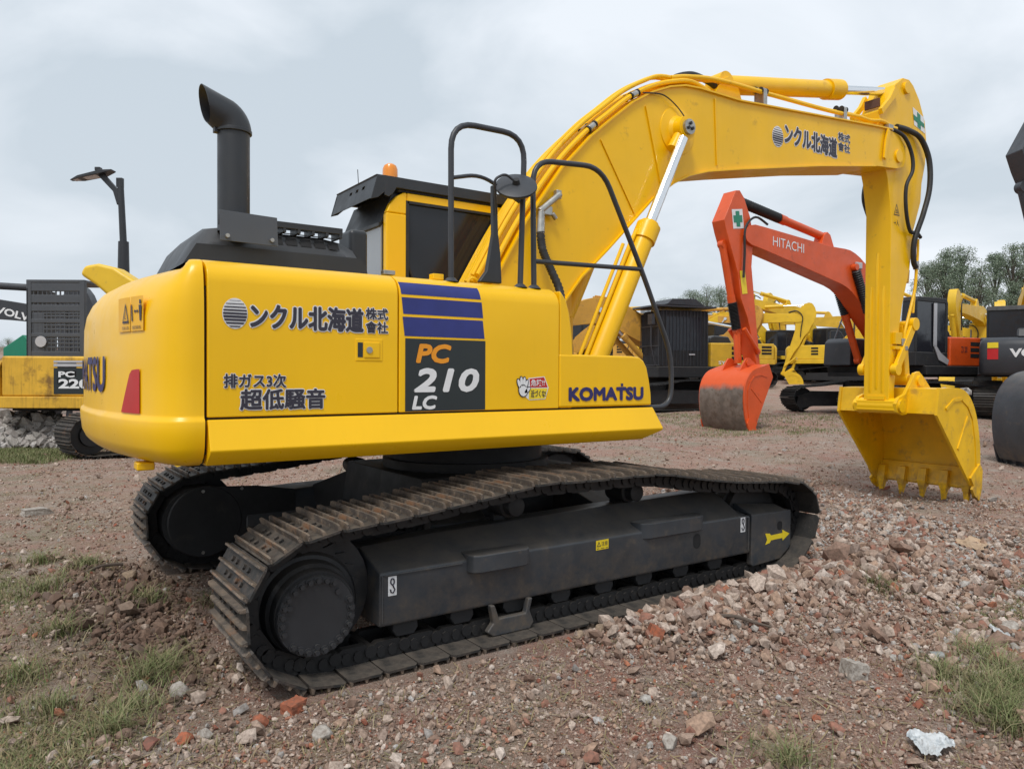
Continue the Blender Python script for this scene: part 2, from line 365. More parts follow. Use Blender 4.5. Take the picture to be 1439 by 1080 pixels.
# counterweight: plan curve x offset profile
plan = [(-2.190, -1.296), (-2.26, -1.293), (-2.335, -1.262), (-2.40, -1.19), (-2.455, -1.06), (-2.503, -.90), (-2.54, -.72), (-2.568, -.50), (-2.583, -.26), (-2.59, 0)]
plan = [(x + .055 * float(np.clip((-2.25 - x) / .30, 0, 1)), y) for x, y in plan]
pl = spline([(x, y, 0) for x, y in plan], 4)
half = [(p.x, p.y) for p in pl]
full = half + [(x, -y) for x, y in half[-2::-1]]
def normal_at(i):
    a = full[max(0, i - 1)]; b = full[min(len(full) - 1, i + 1)]
    tx, ty = b[0] - a[0], b[1] - a[1]; l = math.hypot(tx, ty); return (-ty / l, tx / l)
NF = [normal_at(i) for i in range(len(full))]
NF = [(nx, ny) if (nx * full[i][0] + ny * full[i][1]) > 0 else (-nx, -ny) for i, (nx, ny) in enumerate(NF)]
prof = [(1.040, -.20, 1), (1.044, -.10, 1), (1.062, -.045, 1), (1.095, -.008, 1), (1.135, .010, 1), (1.20, .018, 1), (1.250, .020, 1), (1.263, .016, 1), (1.272, .002, 1), (1.284, 0, 1),
        (1.50, 0, 1), (1.74, -.004, 1), (1.82, -.018, .9), (1.88, -.045, .85), (1.93, -.085, .8), (1.965, -.14, .75), (1.99, -.21, .7), (2.003, -.30, .7), (2.008, -.40, .7)]
secs = []
for z, off, e in prof:
    s = []
    for i, (x, y) in enumerate(full):
        k = min(i, len(full) - 1 - i) / (len(full) // 2)
        w = sstep(.0, .45, k)
        o = off if z < 1.6 else off * (.20 + .80 * float(w))
        if off > 0 or z < 1.3: o = off * (1 if i not in (0, len(full) - 1) else 1)
        s.append((max(-9, x + NF[i][0] * o) if i not in (0, len(full) - 1) else x, y + NF[i][1] * o, z))
    secs.append(s)
m = MB(); n = len(full); vs = [p for s in secs for p in s]; fs = []
for k in range(len(secs) - 1):
    for i in range(n - 1): fs.append((k * n + i, k * n + i + 1, (k + 1) * n + i + 1, (k + 1) * n + i))
fs.append(tuple(range(n))); fs.append(tuple((len(secs) - 1) * n + i for i in range(n)))
fs.append(tuple([k * n for k in range(len(secs))] + [k * n + n - 1 for k in range(len(secs) - 1, -1, -1)]))
m.add(vs, fs); cw = m.build('counterweight', 'yellow', ex, angle=50)
def cwpos(y, z, off=.006):                    # a point on the counterweight skin
    for i in range(len(half) - 1):
        if half[i][1] <= y <= half[i + 1][1]:
            t = (y - half[i][1]) / (half[i + 1][1] - half[i][1] + 1e-9)
            x = half[i][0] + t * (half[i + 1][0] - half[i][0])
            nx = NF[i][0] * (1 - t) + NF[i + 1][0] * t; ny = NF[i][1] * (1 - t) + NF[i + 1][1] * t
            return (x + nx * off, y + ny * off, z)
    if y > 0:
        p = cwpos(-y, z, off); return (p[0], -p[1], z)
    return (plan[0][0], y, z)
def bent(name, poly, mat, off, n=8):          # convex sheet bent over the skin, poly = (y,z) rows
    (ya, yb, za, zb) = poly; m = MB(); vs = []; fs = []
    for j in range(2):
        for i in range(n + 1): vs.append(cwpos(ya + (yb - ya) * i / n, (za, zb)[j], off))
    for i in range(n): fs.append((i, i + 1, n + 2 + i, n + 1 + i))
    return m.add(vs, fs).build(name, mat, cw)
# red reflector, leaning on its rear edge
m = MB(); vs = []; fs = []; n = 8
for i in range(n + 1):
    t = i / n; y = -1.055 + .215 * t
    vs.append(cwpos(y, 1.286, .006)); vs.append(cwpos(y, 1.495 - (.0 if t < .15 else .02 * (t - .15)) - (.19 * max(0, t - .45) / .55 if t > .45 else 0) ** 1.0, .006))
for i in range(n): fs.append((2 * i, 2 * i + 2, 2 * i + 3, 2 * i + 1))
m.add(vs, fs).build('reflector', 'red', cw)
# warning sheets on the counterweight corner
for ya, yb in ((-.955, -.80), (-1.09, -.962)):
    bent('warning_sheet', (ya, yb, 1.675, 1.838), 'sheet', .004)
def cwpl(u, w): return cwpos(u, w, .008)
def ring_tri(y0, y1, z0, z1, place, parent, mat='ink', t=.16):
    c = ((y0 + y1) / 2, (z0 * 2 + z1) / 3)
    O = [(y0, z0), (y1, z0), ((y0 + y1) / 2, z1)]; I = [(c[0] + (a - c[0]) * (1 - 2 * t), c[1] + (b - c[1]) * (1 - 2 * t)) for a, b in O]
    m = MB(); vs = [place(*p) for p in O + I]
    return m.add(vs, [(0, 1, 4, 3), (1, 2, 5, 4), (2, 0, 3, 5)]).build('warning_triangle', mat, parent, smooth=False)
ring_tri(-.945, -.865, 1.715, 1.812, cwpl, cw)
text_mesh('L', (-.897, -.912, 1.735, 1.765), cwpl, 'warning_mark', 'ink', cw)
text_mesh('危険注意', (-.86, -.945, 1.684, 1.70), cwpl, 'warning_caption', 'ink', cw)
text_mesh('旋回範囲', (-.985, -1.07, 1.684, 1.70), cwpl, 'warning_caption', 'ink', cw)
m = MB()                                      # a standing man, a double arrow and a machine edge
def cq(pts, m): m.add([cwpl(*p) for p in pts], [tuple(range(len(pts)))])
cq([(-1.062, 1.722), (-1.075, 1.722), (-1.080, 1.795), (-1.052, 1.795)], m); cq([(-1.058, 1.80), (-1.074, 1.80), (-1.074, 1.82), (-1.058, 1.82)], m)
cq([(-1.043, 1.765), (-1.01, 1.765), (-1.01, 1.771), (-1.043, 1.771)], m); cq([(-1.048, 1.768), (-1.036, 1.778), (-1.036, 1.758)], m); cq([(-1.003, 1.768), (-1.015, 1.778), (-1.015, 1.758)], m)
cq([(-.978, 1.722), (-.99, 1.722), (-.982, 1.80), (-.972, 1.80)], m)
m.build('warning_pictogram', 'ink', cw, smooth=False)
# lettering across the back
text_mesh('KOMATSU', (.80, -.545, 1.375, 1.565), None, 'rear_lettering', 'navy', cw, fat=.045, placer=lambda off: (lambda u, w: cwpos(u, w, off)), off=.006)
m = MB(); m.box(-2.42, -2.34, -.95, -.85, 1.005, 1.045); m.build('tow_eye', 'yellow', cw, bevel=.008)

# ------ lettering of the right side
kanji_sign((-2.108, -1.998, 1.690, 1.826), (-1.985, -1.407, 1.690, 1.815), (-1.397, -1.270, 1.690, 1.822), side, door_a)
outlined('排ガス3次', (-2.105, -1.811, 1.408, 1.476), side, door_a, fat=.03)
outlined('超低騒音', (-2.031, -1.613, 1.303, 1.405), side, door_a, fat=.032)
def srect(name, x0, x1, z0, z1, mat, parent, off=.0015, lean=0):
    p = side(off); m = MB(); vs = []; fs = []; nz = 6
    for i in range(nz + 1):
        z = z0 + (z1 - z0) * i / nz; vs += [p(x0 - lean * (z - z0), z), p(x1 - lean * (z - z0), z)]
    for i in range(nz): fs.append((2 * i, 2 * i + 1, 2 * i + 3, 2 * i + 2))
    return m.add(vs, fs).build(name, mat, parent)
for z0, z1, xa, xb in ((1.905, 1.972, -1.192, -.690), (1.800, 1.889, -1.180, -.674), (1.682, 1.785, -1.172, -.664)):
    srect('blue_stripe', xa, xb, z0, z1, 'blue', door_b, lean=.12)
srect('model_plate', -1.168, -.658, 1.276, 1.670, 'blackdecal', door_b)
text_mesh('PC', (-1.105, -.884, 1.537, 1.644), None, 'model_lettering', 'orange_ink', door_b, fat=.06, shear=.18, placer=side, off=.003)
text_mesh('210', (-1.118, -.700, 1.378, 1.512), None, 'model_lettering', 'white', door_b, fat=.06, shear=.18, placer=side, off=.003)
text_mesh('LC', (-1.128, -.973, 1.285, 1.362), None, 'model_lettering', 'white', door_b, fat=.06, shear=.18, placer=side, off=.003)
# the warning decal: white glove, red and yellow halves
dg = quad('danger_decal', [side(.0018)(*p) for p in ((-.350, 1.458), (-.232, 1.468), (-.200, 1.40), (-.225, 1.330), (-.345, 1.325), (-.372, 1.345))], 'white', door_b)
quad('danger_red', [side(.003)(*p) for p in ((-.345, 1.453), (-.236, 1.463), (-.208, 1.402), (-.338, 1.402))], 'red', dg)
quad('danger_yellow', [side(.003)(*p) for p in ((-.345, 1.396), (-.208, 1.396), (-.230, 1.334), (-.350, 1.330))], 'yvinyl', dg)
text_mesh('危険!!', (-.335, -.232, 1.410, 1.450), side(.005), 'danger_text', 'white', dg, bold=.02)
text_mesh('近づくな!', (-.335, -.222, 1.342, 1.386), side(.005), 'danger_text', 'ink', dg, bold=.02)
m = MB(); p = side(.0055)
def blob(cx, cz, a, b, rot, q, k=14): 
    return [q(cx + a * math.cos(t) * math.cos(rot) - b * math.sin(t) * math.sin(rot), cz + a * math.cos(t) * math.sin(rot) + b * math.sin(t) * math.cos(rot)) for t in [2 * math.pi * i / k for i in range(k)]]
for mm, q, g in ((MB(), side(.0045), .006), (MB(), side(.0062), 0)):
    for cx, cz, a, b, r_ in ((-.392, 1.385, .030, .036, .2), (-.422, 1.425, .010, .027, .35), (-.404, 1.437, .010, .028, .12), (-.385, 1.436, .010, .027, -.1), (-.368, 1.425, .009, .022, -.3), (-.362, 1.385, .010, .025, -.9)):
        mm.add(blob(cx, cz, a + g, b + g, r_, q), [tuple(range(14))])
    mm.build('glove_edge' if g else 'glove', 'ink' if g else 'white', dg, smooth=False)
text_mesh('KOMATSU', (-.044, .600, 1.312, 1.402), None, 'maker_lettering', 'navy', tb, fat=.075, placer=side, off=.003)
srect('lettering_dot', .395, .415, 1.405, 1.424, 'navy', tb, off=.003)
# latches
for x0, x1, z0, z1 in ((-1.440, -1.312, 1.556, 1.648),):
    lt = MB().box(x0 - .012, x1 + .012, -1.299, -1.29, z0 - .012, z1 + .012).build('latch', 'yellow', door_a, bevel=.004)
    MB().box(x0, x0 + .028, -1.3005, -1.292, z0 + .008, z1 - .008).build('latch_recess', 'blackdecal', lt)
    MB().box(x0 + .034, x1 - .006, -1.304, -1.292, z0 + .006, z1 - .006).build('latch_paddle', 'yellow_boom', lt, bevel=.003)
    MB().cyly(x0 + .062, (z0 + z1) / 2, -1.309, -1.300, .017, 16).build('latch_lock', 'steel', lt)
# lifting loops and small brackets on the hood edge
def torus_loop(c, r, t, ax='x', parent=None, mat='yellow', name='lifting_loop', a0=0, a1=math.pi):
    pts = []
    for k in range(13):
        a = a0 + (a1 - a0) * k / 12
        pts.append((c[0] + r * math.cos(a), c[1], c[2] + r * math.sin(a)) if ax == 'x' else (c[0], c[1] + r * math.cos(a), c[2] + r * math.sin(a)))
    return MB().tube(pts, t, 8).build(name, mat, parent)
torus_loop((-.62, -1.10, 2.015), .038, .008, parent=ex, mat='yellow')
torus_loop((-.88, -1.10, 2.015), .032, .008, parent=ex, mat='yellow_boom')
MB().box(-1.235, -1.165, -1.17, -1.13, 2.02, 2.045).build('hinge', 'steel', ex, bevel=.004)
MB().box(-.93, -.86, -1.17, -1.12, 2.016, 2.05).build('hinge', 'yellow_boom', ex, bevel=.004)

# ------ engine hood, exhaust, grey plate
m = MB(); xs0, xs1 = -2.115, -1.165
secs = []
for x, k in ((-2.20, 0), (-2.118, .62), (-2.04, .94), (-1.96, 1), (-1.42, 1), (-1.30, .93), (-1.22, .78), (-1.175, .45), (-1.165, .20)):
    h = .005 + .265 * k; lo = 2.012
    b = .14 * min(1, k * 1.6)
    secs.append([(x, -.80, lo), (x, -.80, lo + min(h, b)), (x, -.785, lo + h * .62), (x, -.70, lo + h * .93), (x, -.58, lo + h), (x, .0, lo + h), (x, .12, lo)])
m.bridge(secs); hood = m.build('engine_hood', 'charcoal', ex, angle=28)
# vent slots: a recessed grid on the top shoulder
gp = []
for i in range(5):
    x0 = -1.72 + i * .082
    for ya, yb, za, zb in ((-.772, -.738, 2.192, 2.236), (-.715, -.655, 2.262, 2.276)):
        m = MB(); m.add([(x0, ya - .004, za), (x0 + .062, ya - .004, za), (x0 + .062, yb - .004, zb + .004), (x0, yb - .004, zb + .004)], [(0, 1, 2, 3)]); gp.append(m)
mm = MB()
for g in gp: mm.add(g.v, g.f)
mm.build('vent_slots', 'deep', hood)
m = MB()
for i in range(6): m.box(-1.74 + i * .082, -1.722 + i * .082, -.775, -.64, 2.262, 2.318)
m.box(-1.74, -1.31, -.776, -.758, 2.285, 2.32); m.box(-1.74, -1.31, -.705, -.69, 2.30, 2.322); m.box(-1.74, -1.31, -.65, -.635, 2.30, 2.322)
m.build('vent_grille', 'charcoal', hood, bevel=.003)
gp_ = MB(); gp_.add([(-2.02, -.885, 2.165), (-1.72, -.885, 2.160), (-1.72, -.865, 2.318), (-2.02, -.865, 2.326), (-2.02, -.879, 2.165), (-1.72, -.879, 2.160), (-1.72, -.859, 2.318), (-2.02, -.859, 2.326)],
       [(0, 1, 2, 3), (7, 6, 5, 4), (0, 4, 5, 1), (1, 5, 6, 2), (2, 6, 7, 3), (3, 7, 4, 0)])
gp_.add([(-2.02, -.860, 2.325), (-1.72, -.860, 2.317), (-1.72, -.845, 2.250), (-2.02, -.845, 2.250)], [(0, 1, 2, 3)])
plate = gp_.build('cover_plate', 'plate', ex, bevel=.002)
for x in (-1.985, -1.755): MB().cyl((x, -.898, 2.19), (x, -.88, 2.19), .011, 8).build('bolt', 'steel', plate)
m = MB(); cx, cy, r = -1.918, -.75, .083
m.tube([(cx, cy, 2.235), (cx, cy, 2.775)], r, 32)
pipe = m.build('exhaust_pipe', 'charcoal', ex)
m = MB(); seg = 32; secs = []; px_ = cx - r - .012
for t in np.linspace(0, 62, 9):
    a = R(t); rc = r + .012; rr = .092
    c = Vector((px_ + rc * math.cos(a), cy, 2.765 + rc * math.sin(a))); u = Vector((math.cos(a), 0, math.sin(a)))
    secs.append([c + u * rr * math.cos(k * 2 * math.pi / seg) + Vector((0, rr * math.sin(k * 2 * math.pi / seg), 0)) for k in range(seg)])
# slanted mouth: the crown reaches further than the foot
A = Vector((px_ - .035, cy, 2.800)); B = Vector((px_ - .075, cy, 2.990)); c = (A + B) / 2; u = (B - A) / 2
secs.append([c + u * math.cos(k * 2 * math.pi / seg) + Vector((0, .088 * math.sin(k * 2 * math.pi / seg), 0)) for k in range(seg)])
m.bridge(secs, cap=False); mo = m.build('exhaust_elbow', 'charcoal', pipe, angle=60)
so = mo.modifiers.new('wall', 'SOLIDIFY'); so.thickness = .004; so.offset = -1
m = MB(); m.tube([(cx, cy, 2.762), (cx, cy, 2.780)], .094, 32); m.box(px_ - .008, px_ + .014, cy - .02, cy + .02, 2.752, 2.79); m.build('pipe_clamp', 'charcoal', pipe, bevel=.002)
# air cleaner cap behind the hood
m = MB(); m.box(-1.20, -1.08, -.62, -.42, 2.02, 2.36); m.build('air_cleaner', 'charcoal', ex, bevel=.03, seg=4)

# ------ cab
cab = empty('cab'); cab.parent = ex
m = MB(); cx0, cx1, cy0, cy1 = -.575, 1.22, .20, .99
m.box(cx0, cx1, cy0, cy1, 1.10, 1.98)
# near wall with its window opening, in bands
def band(x0, x1, z0, z1): m.box(x0, x1, cy0, cy0 + .06, z0, z1)
band(cx0, -.405, 1.98, 2.68); band(-.405, 1.18, 2.775, 2.845); band(1.08, 1.20, 1.98, 2.775)
m.prism([(cx0, 2.68), (-.405, 2.68), (-.405, 2.845), (-.43, 2.845), (-.49, 2.81), (-.545, 2.745)], cy0, cy0 + .06)
m.box(-.50, 1.18, cy1 - .06, cy1, 1.98, 2.84);
shell = m.build('cab_shell', 'yellow', cab, bevel=.012, seg=3)
m = MB(); m.box(-.47, 1.20, cy0 + .02, cy1, 2.846, 2.885); m.build('roof', 'charcoal', cab, bevel=.01)
MB().box(-.41, 1.09, cy0 + .022, cy0 + .03, 1.99, 2.78).build('side_window', 'glass', cab)
m = MB(); 
for a in ((-.415, -.390, 1.98, 2.785), (-.40, 1.09, 2.765, 2.785), (1.07, 1.09, 1.98, 2.785)): m.box(a[0], a[1], cy0 - .003, cy0 + .03, a[2], a[3])
m.build('window_seal', 'rubber', cab)
m = MB(); m.bridge([[(cx0 - .012, cy0 + .07, 1.98), (cx0 - .012, cy1 - .01, 1.98), (cx0, cy1 - .01, 1.98), (cx0, cy0 + .07, 1.98)],
                    [(cx0 - .012, cy0 + .07, 2.60), (cx0 - .012, cy1 - .01, 2.60), (cx0, cy1 - .01, 2.60), (cx0, cy0 + .07, 2.60)]])
m.build('rear_window', 'glass_pale', cab)
m = MB(); m.prism([(cx0 - .004, 2.61), (cx0 - .02, 2.61), (-.50, 2.84), (-.44, 2.86), (-.44, 2.80)], cy0 + .07, cy1); m.prism([(cx0 - .03, 2.585), (cx0, 2.585), (cx0, 2.615), (cx0 - .03, 2.615)], cy0 + .07, cy1)
m.build('rear_header', 'charcoal', cab, bevel=.004)
m = MB(); m.box(cx0 - .02, cx0 + .02, cy1 - .08, cy1, 1.98, 2.62); m.build('rear_post', 'charcoal', cab, bevel=.004)
# wiper behind the glass and the boom's shadowed interior
MB().tube([(-.39, cy0 + .012, 2.30), (-.33, cy0 + .012, 2.15), (-.24, cy0 + .012, 2.04), (-.18, cy0 + .012, 1.99)], .010, 8).build('wiper', 'rubber', cab)
# roof guard: plate with a drooping rear visor
g = MB()
g.box(-.60, 1.25, cy0 - .02, cy0 + .02, 2.865, 2.945); g.box(-.60, 1.25, cy1 - .03, cy1 + .01, 2.865, 2.945); g.box(-.60, 1.25, cy0 + .0, cy1, 2.93, 2.945)
g.prism([(-.60, 2.945), (-.60, 2.80), (-.565, 2.79), (-.53, 2.82), (-.50, 2.868), (-.44, 2.870), (-.44, 2.945)], cy0 - .021, cy0 - .012)
for y in (cy0 - .02, cy1 - .03): g.prism([(-.60, 2.945), (-.66, 2.93), (-.71, 2.755), (-.65, 2.775), (-.55, 2.865)], y, y + .008)
guard = g.build('roof_guard', 'charcoal', cab, bevel=.003)
g = MB(); ya, yb = cy0 - .012, cy1 - .02
def vis(z): return -.655 - (2.93 - z) * .30
def vplate(y0, y1, z0, z1): g.bridge([[(vis(z0), y0, z0), (vis(z0) + .008, y0, z0), (vis(z1) + .008, y0, z1), (vis(z1), y0, z1)], [(vis(z0), y1, z0), (vis(z0) + .008, y1, z0), (vis(z1) + .008, y1, z1), (vis(z1), y1, z1)]])
vplate(ya, yb, 2.895, 2.935); vplate(ya, yb, 2.765, 2.868)
for p_, q_ in ((ya, .38), (.43, .50), (.55, .62), (.67, yb)): vplate(p_, q_, 2.868, 2.895)
g.prism([(-.655, 2.935), (-.66, 2.945), (-.58, 2.946), (-.58, 2.936)], ya, yb)
g.build('visor', 'charcoal', guard)
m = MB(); m.tube([(-.46, .38, 2.945), (-.46, .38, 2.97)], .066, 24); m.build('beacon_base', 'charcoal', cab)
m = MB(); m.tube([(-.46, .38, 2.97), (-.46, .38, 3.05), (-.46, .38, 3.078), (-.46, .38, 3.092), (-.46, .38, 3.097)], [.060, .058, .047, .027, .005], 24); m.build('beacon', 'amber', cab)
MB().tube([(-.58, .70, 2.94), (-.59, .70, 3.10)], .003, 6).build('antenna', 'rubber', cab)

# ------ handrails and mirrors
rl = .0175
def rail(pts, r_, name='handrail'):
    return MB().tube(fillet(pts, r_), rl, 12).build(name, 'rail', ex)
RY = -1.185
h1 = rail([(-.822, RY, 2.015), (-.826, RY, 2.925), (-.308, RY, 2.935), (-.336, RY, 2.015)], .16)
h2 = rail([(-.232, RY, 2.015), (-.246, RY, 2.80), (.315, RY, 2.845), (.69, RY, 2.19), (.985, RY, 1.62), (.985, RY, 1.255), (.70, RY, 1.255)], .15)
MB().tube([(-.238, RY, 2.178), (.68, RY, 2.205)], rl * .9, 10).build('cross_rail', 'rail', h2)
for x, h in ((-.822, h1), (-.336, h1), (-.232, h2)): MB().cyl((x, RY, 2.008), (x, RY, 2.03), .045, 16, .024).build('rail_foot', 'rail', h)
# mirror head: shallow dish seen from behind
mc = Vector((-.415, -1.25, 2.602)); nrm = Vector((-.40, -.60, .69)).normalized()
mt = MB(); a = nrm.orthogonal().normalized(); b = nrm.cross(a); secs = []
for k, (rr, h) in enumerate(((.120, -.016), (.127, -.006), (.124, .004), (.09, .012), (.04, .016), (.004, .017))):
    secs.append([mc + nrm * (h - .0) + (a * math.cos(t) + b * math.sin(t)) * rr for t in [2 * math.pi * i / 36 for i in range(36)]])
mt.bridge(secs); mir = mt.build('mirror', 'rail', ex, angle=60)
MB().tube(fillet([mc + Vector((-.01, 0, .0)) + nrm * .03, (-.50, -1.26, 2.66), (-.57, -1.25, 2.62), (-.495, -1.16, 2.44)], .03), .008, 8).build('mirror_arm', 'rail', mir)
MB().cyl(mc + nrm * .01, mc + nrm * .045, .026, 12, .018).build('mirror_knuckle', 'rubber', mir)
MB().tube(fillet([(-.83, RY, 2.60), (-.62, -1.18, 2.655), (-.34, -1.18, 2.53)], .1), .012, 8).build('mirror_brace', 'rail', h1)
m = MB(); m.prism([(-.505, 2.62), (-.475, 2.62), (-.462, 2.33), (-.445, 2.21), (-.435, 2.03), (-.60, 2.03), (-.545, 2.10), (-.50, 2.33)], -1.135, -1.10)
m.build('mirror_stay', 'charcoal', ex, bevel=.008)

# ------ boom
bp_up = [(-.02, 1.92), (.10, 2.16), (.404, 2.66), (.75, 3.12), (1.045, 3.42), (1.277, 3.61), (1.519, 3.80), (1.74, 3.93), (1.95, 4.02), (2.15, 4.075), (2.35, 4.092), (2.915, 4.10), (3.575, 4.158), (5.30, 4.312), (5.62, 4.335), (5.80, 4.30), (5.94, 4.20), (5.95, 4.07)]
bp_lo = [(5.90, 3.96), (5.75, 3.915), (5.266, 3.87), (4.2, 3.70), (2.923, 3.462), (2.45, 3.367), (2.20, 3.29), (2.0, 3.19), (1.75, 3.02), (1.231, 2.53), (.95, 2.28), (.78, 2.08), (.62, 1.86), (.40, 1.66), (.15, 1.62), (.0, 1.72)]
BW = .22
boom = MB().prism(bp_up + bp_lo, -BW + .006, BW - .006).build('boom', 'yellow_boom', ex, angle=20)
m = MB()
def strip(poly, y0, y1, t, up):               # flange plate following an edge of the boom
    P = [Vector((p[0], 0, p[1])) for p in poly]; secs = []
    for i, p in enumerate(P):
        T = (P[min(i + 1, len(P) - 1)] - P[max(i - 1, 0)]).normalized(); n_ = Vector((-T.z, 0, T.x)) * (1 if up else -1)
        q = p + n_ * t
        secs.append([(p.x, y0, p.z), (p.x, y1, p.z), (q.x, y1, q.z), (q.x, y0, q.z)])
    return secs
m.bridge(strip(bp_up[1:15], -BW - .018, BW + .018, .014, True)); m.bridge(strip(list(reversed(bp_lo[2:13])), -BW - .018, BW + .018, .014, False))
m.build('boom_flange', 'yellow_boom', boom, smooth=False)
# pivot boss at the rod eye, weld seams, side doubler
m = MB(); bx, bz = 2.06, 3.66
m.lathe_y(bx, bz, [(-.20, .22), (-.222, .21), (-.235, .13), (-.26, .105), (-.34, .10)], 36)
m.build('boom_boss', 'yellow_boom', boom)
m = MB()
m.prism([(1.66, 3.80), (1.68, 3.80), (1.90, 3.05), (1.88, 3.05)], -.2285, -.2185); m.prism([(2.55, 4.05), (2.565, 4.05), (2.60, 3.44), (2.585, 3.44)], -.2265, -.2185)
m.prism([(1.15, 3.42), (1.165, 3.42), (1.55, 2.86), (1.535, 2.86)], -.2265, -.2185)
m.build('weld_seam', 'yellow_boom', boom)
m = MB(); 
for s in (-1, 1):
    y = s * .285; m.cyly(bx, bz, y - .06, y + .06, .085, 28)
    m.cyl((bx, y, bz), (bx - .13, y, bz - .20), .052, 20)
rod_eye = m.build('rod_eye', 'yellow_boom', boom)
m = MB(); m.cyly(bx, bz, -.372, -.345, .066, 28); pc = m.build('pin_cap', 'steel', boom)
for k in range(3):
    a = R(90 + 120 * k); MB().cyly(bx + .028 * math.cos(a), bz + .028 * math.sin(a), -.385, -.372, .015, 8).build('bolt', 'rubber', pc)
# boom cylinders
foot = Vector((.93, 0, 1.42)); eye = Vector((bx, 0, bz)); dr = (eye - foot).normalized()
L = (eye - foot).length; gl = L - 1.02
for s in (-1, 1):
    o = Vector((0, s * .335, 0)); 
    m = MB(); f_ = foot + o; m.tube([f_ + dr * .0, f_ + dr * (gl - .13)], .088, 28); m.tube([f_ + dr * (gl - .16), f_ + dr * (gl - .01)], .104, 28); m.tube([f_ + dr * (gl - .01), f_ + dr * (gl + .02)], .078, 24)
    m.cyly(foot.x, foot.z, o.y - .07, o.y + .07, .11, 24)
    c = m.build('boom_cylinder', 'yellow_boom', boom, angle=40)
    MB().tube([f_ + dr * (gl - .02), f_ + dr * (L - .12)], .046, 24).build('piston_rod', 'chrome', c)
    m = MB(); q = Vector((-.10, 0, .05)); m.tube([f_ + q + dr * .05, f_ + q + dr * (gl - .22)], .019, 10)
    m.tube([f_ + q * 1.5 + dr * .05, f_ + q * 1.6 + dr * (gl - .30)], .015, 10)
    m.tube([f_ + q + dr * (gl - .22), f_ + q * .9 + dr * (gl - .12), f_ + q * .3 + dr * (gl - .06)], .019, 10); m.build('cylinder_pipe', 'yellow_boom', c)
# hydraulic lines over the boom
def offs(path, d):                            # points shifted outward from the boom's top edge
    P = [Vector((p[0], 0, p[1])) for p in path]; out = []
    for i, p in enumerate(P):
        T = (P[min(i + 1, len(P) - 1)] - P[max(i - 1, 0)]).normalized(); out.append(p + Vector((-T.z, 0, T.x)) * d)
    return out
top = bp_up[1:9]
for y, d, r_ in ((-.19, .055, .021), (-.135, .060, .021), (-.075, .055, .017), (.01, .06, .024), (.075, .06, .024), (.13, .055, .02), (.18, .055, .02), (-.165, .12, .018), (-.10, .125, .018)):
    P = offs(top, d); P = [Vector((p.x, y, p.z)) for p in P]
    P += [Vector((2.22, y, 4.15)), Vector((2.42, y, 4.135)), Vector((2.56, y, 4.10))]
    MB().tube(spline(P, 5), r_, 10).build('hydraulic_pipe', 'yellow_boom', boom)
# two long pipes along the boom nose to the arm
for y, dz in ((-.17, .10), (-.105, .135)):
    P = [(2.02, y, 4.14), (2.25, y, 4.20), (2.7, y, 4.235 + dz * .3), (3.6, y, 4.20 + dz), (4.5, y, 4.24 + dz), (5.0, y, 4.285 + dz), (5.25, y, 4.33 + dz * .6), (5.50, y, 4.40 + dz * .3), (5.72, y, 4.40)]
    MB().tube(spline(P, 6), .0215, 10).build('hydraulic_pipe', 'yellow_boom', boom)
m = MB()
for x, z in ((3.33, 4.20), (4.72, 4.30)):
    m.box(x - .028, x + .028, -.20, -.08, z - .06, z + .10); m.cyl((x - .03, -.17, z + .105), (x + .03, -.17, z + .105), .030, 12); m.cyl((x - .03, -.105, z + .125), (x + .03, -.105, z + .125), .030, 12)
CL = []
for k_, ys_ in ((3, (-.19, -.10, .02, .10)), (5, (-.19, -.125))):
    pa = offs(top, .055); p_ = pa[k_].lerp(pa[k_ + 1], .3); T_ = (pa[k_ + 1] - pa[k_]).normalized()
    for y_ in ys_: CL.append((Vector((p_.x, y_, p_.z)), T_))
for p_, T_ in CL: m.tube([p_ - T_ * .035, p_ + T_ * .035], .029, 12)
m.build('pipe_clamp', 'steel', boom, bevel=.006)
m = MB()
for p_, T_ in CL:
    for o_ in (-.045, .045): m.tube([p_ + T_ * (o_ - .008), p_ + T_ * (o_ + .008)], .032, 12)
for x, z in ((3.33, 4.30), (4.72, 4.40)):
    for o_ in (-.04, .04): m.cyl((x + o_ - .006, -.17, z + .005), (x + o_ + .006, -.17, z + .005), .033, 12); m.cyl((x + o_ - .006, -.105, z + .025), (x + o_ + .006, -.105, z + .025), .033, 12)
m.build('clamp_rubber', 'rubber', boom, bevel=.003)
# distribution block and the black hose that drops behind the rail
m = MB(); m.box(.52, .62, -.27, -.222, 2.72, 2.79); m.cyl((.50, -.26, 2.74), (.70, -.26, 2.90), .026, 12); m.cyl((.505, -.275, 2.74), (.49, -.285, 2.56), .026, 12, .034); m.cyl((.62, -.26, 2.74), (.66, -.26, 2.70), .02, 10); m.box(.66, .71, -.27, -.225, 2.86, 2.93)
m.build('hose_block', 'steel', boom, bevel=.008)
def ribbed(P, r_, name, parent, mat='rubber', n=9, seg=10, amp=.10, pitch=.018):
    Q = spline(P, n); pts = []; rad = []
    L_ = 0; k = 0
    for i in range(len(Q) - 1):
        l = (Q[i + 1] - Q[i]).length; c = max(1, int(l / (pitch / 2)))
        for j in range(c): pts.append(Q[i].lerp(Q[i + 1], j / c)); rad.append(r_ * (1 + (amp if k % 2 else -amp))); k += 1
    return MB().tube(pts, rad, seg).build(name, mat, parent, angle=80)
ribbed([(.49, -.285, 2.58), (.50, -.30, 2.44), (.555, -.34, 2.28), (.60, -.38, 2.14), (.58, -.43, 2.02), (.52, -.48, 1.90)], .032, 'drop_hose', boom)
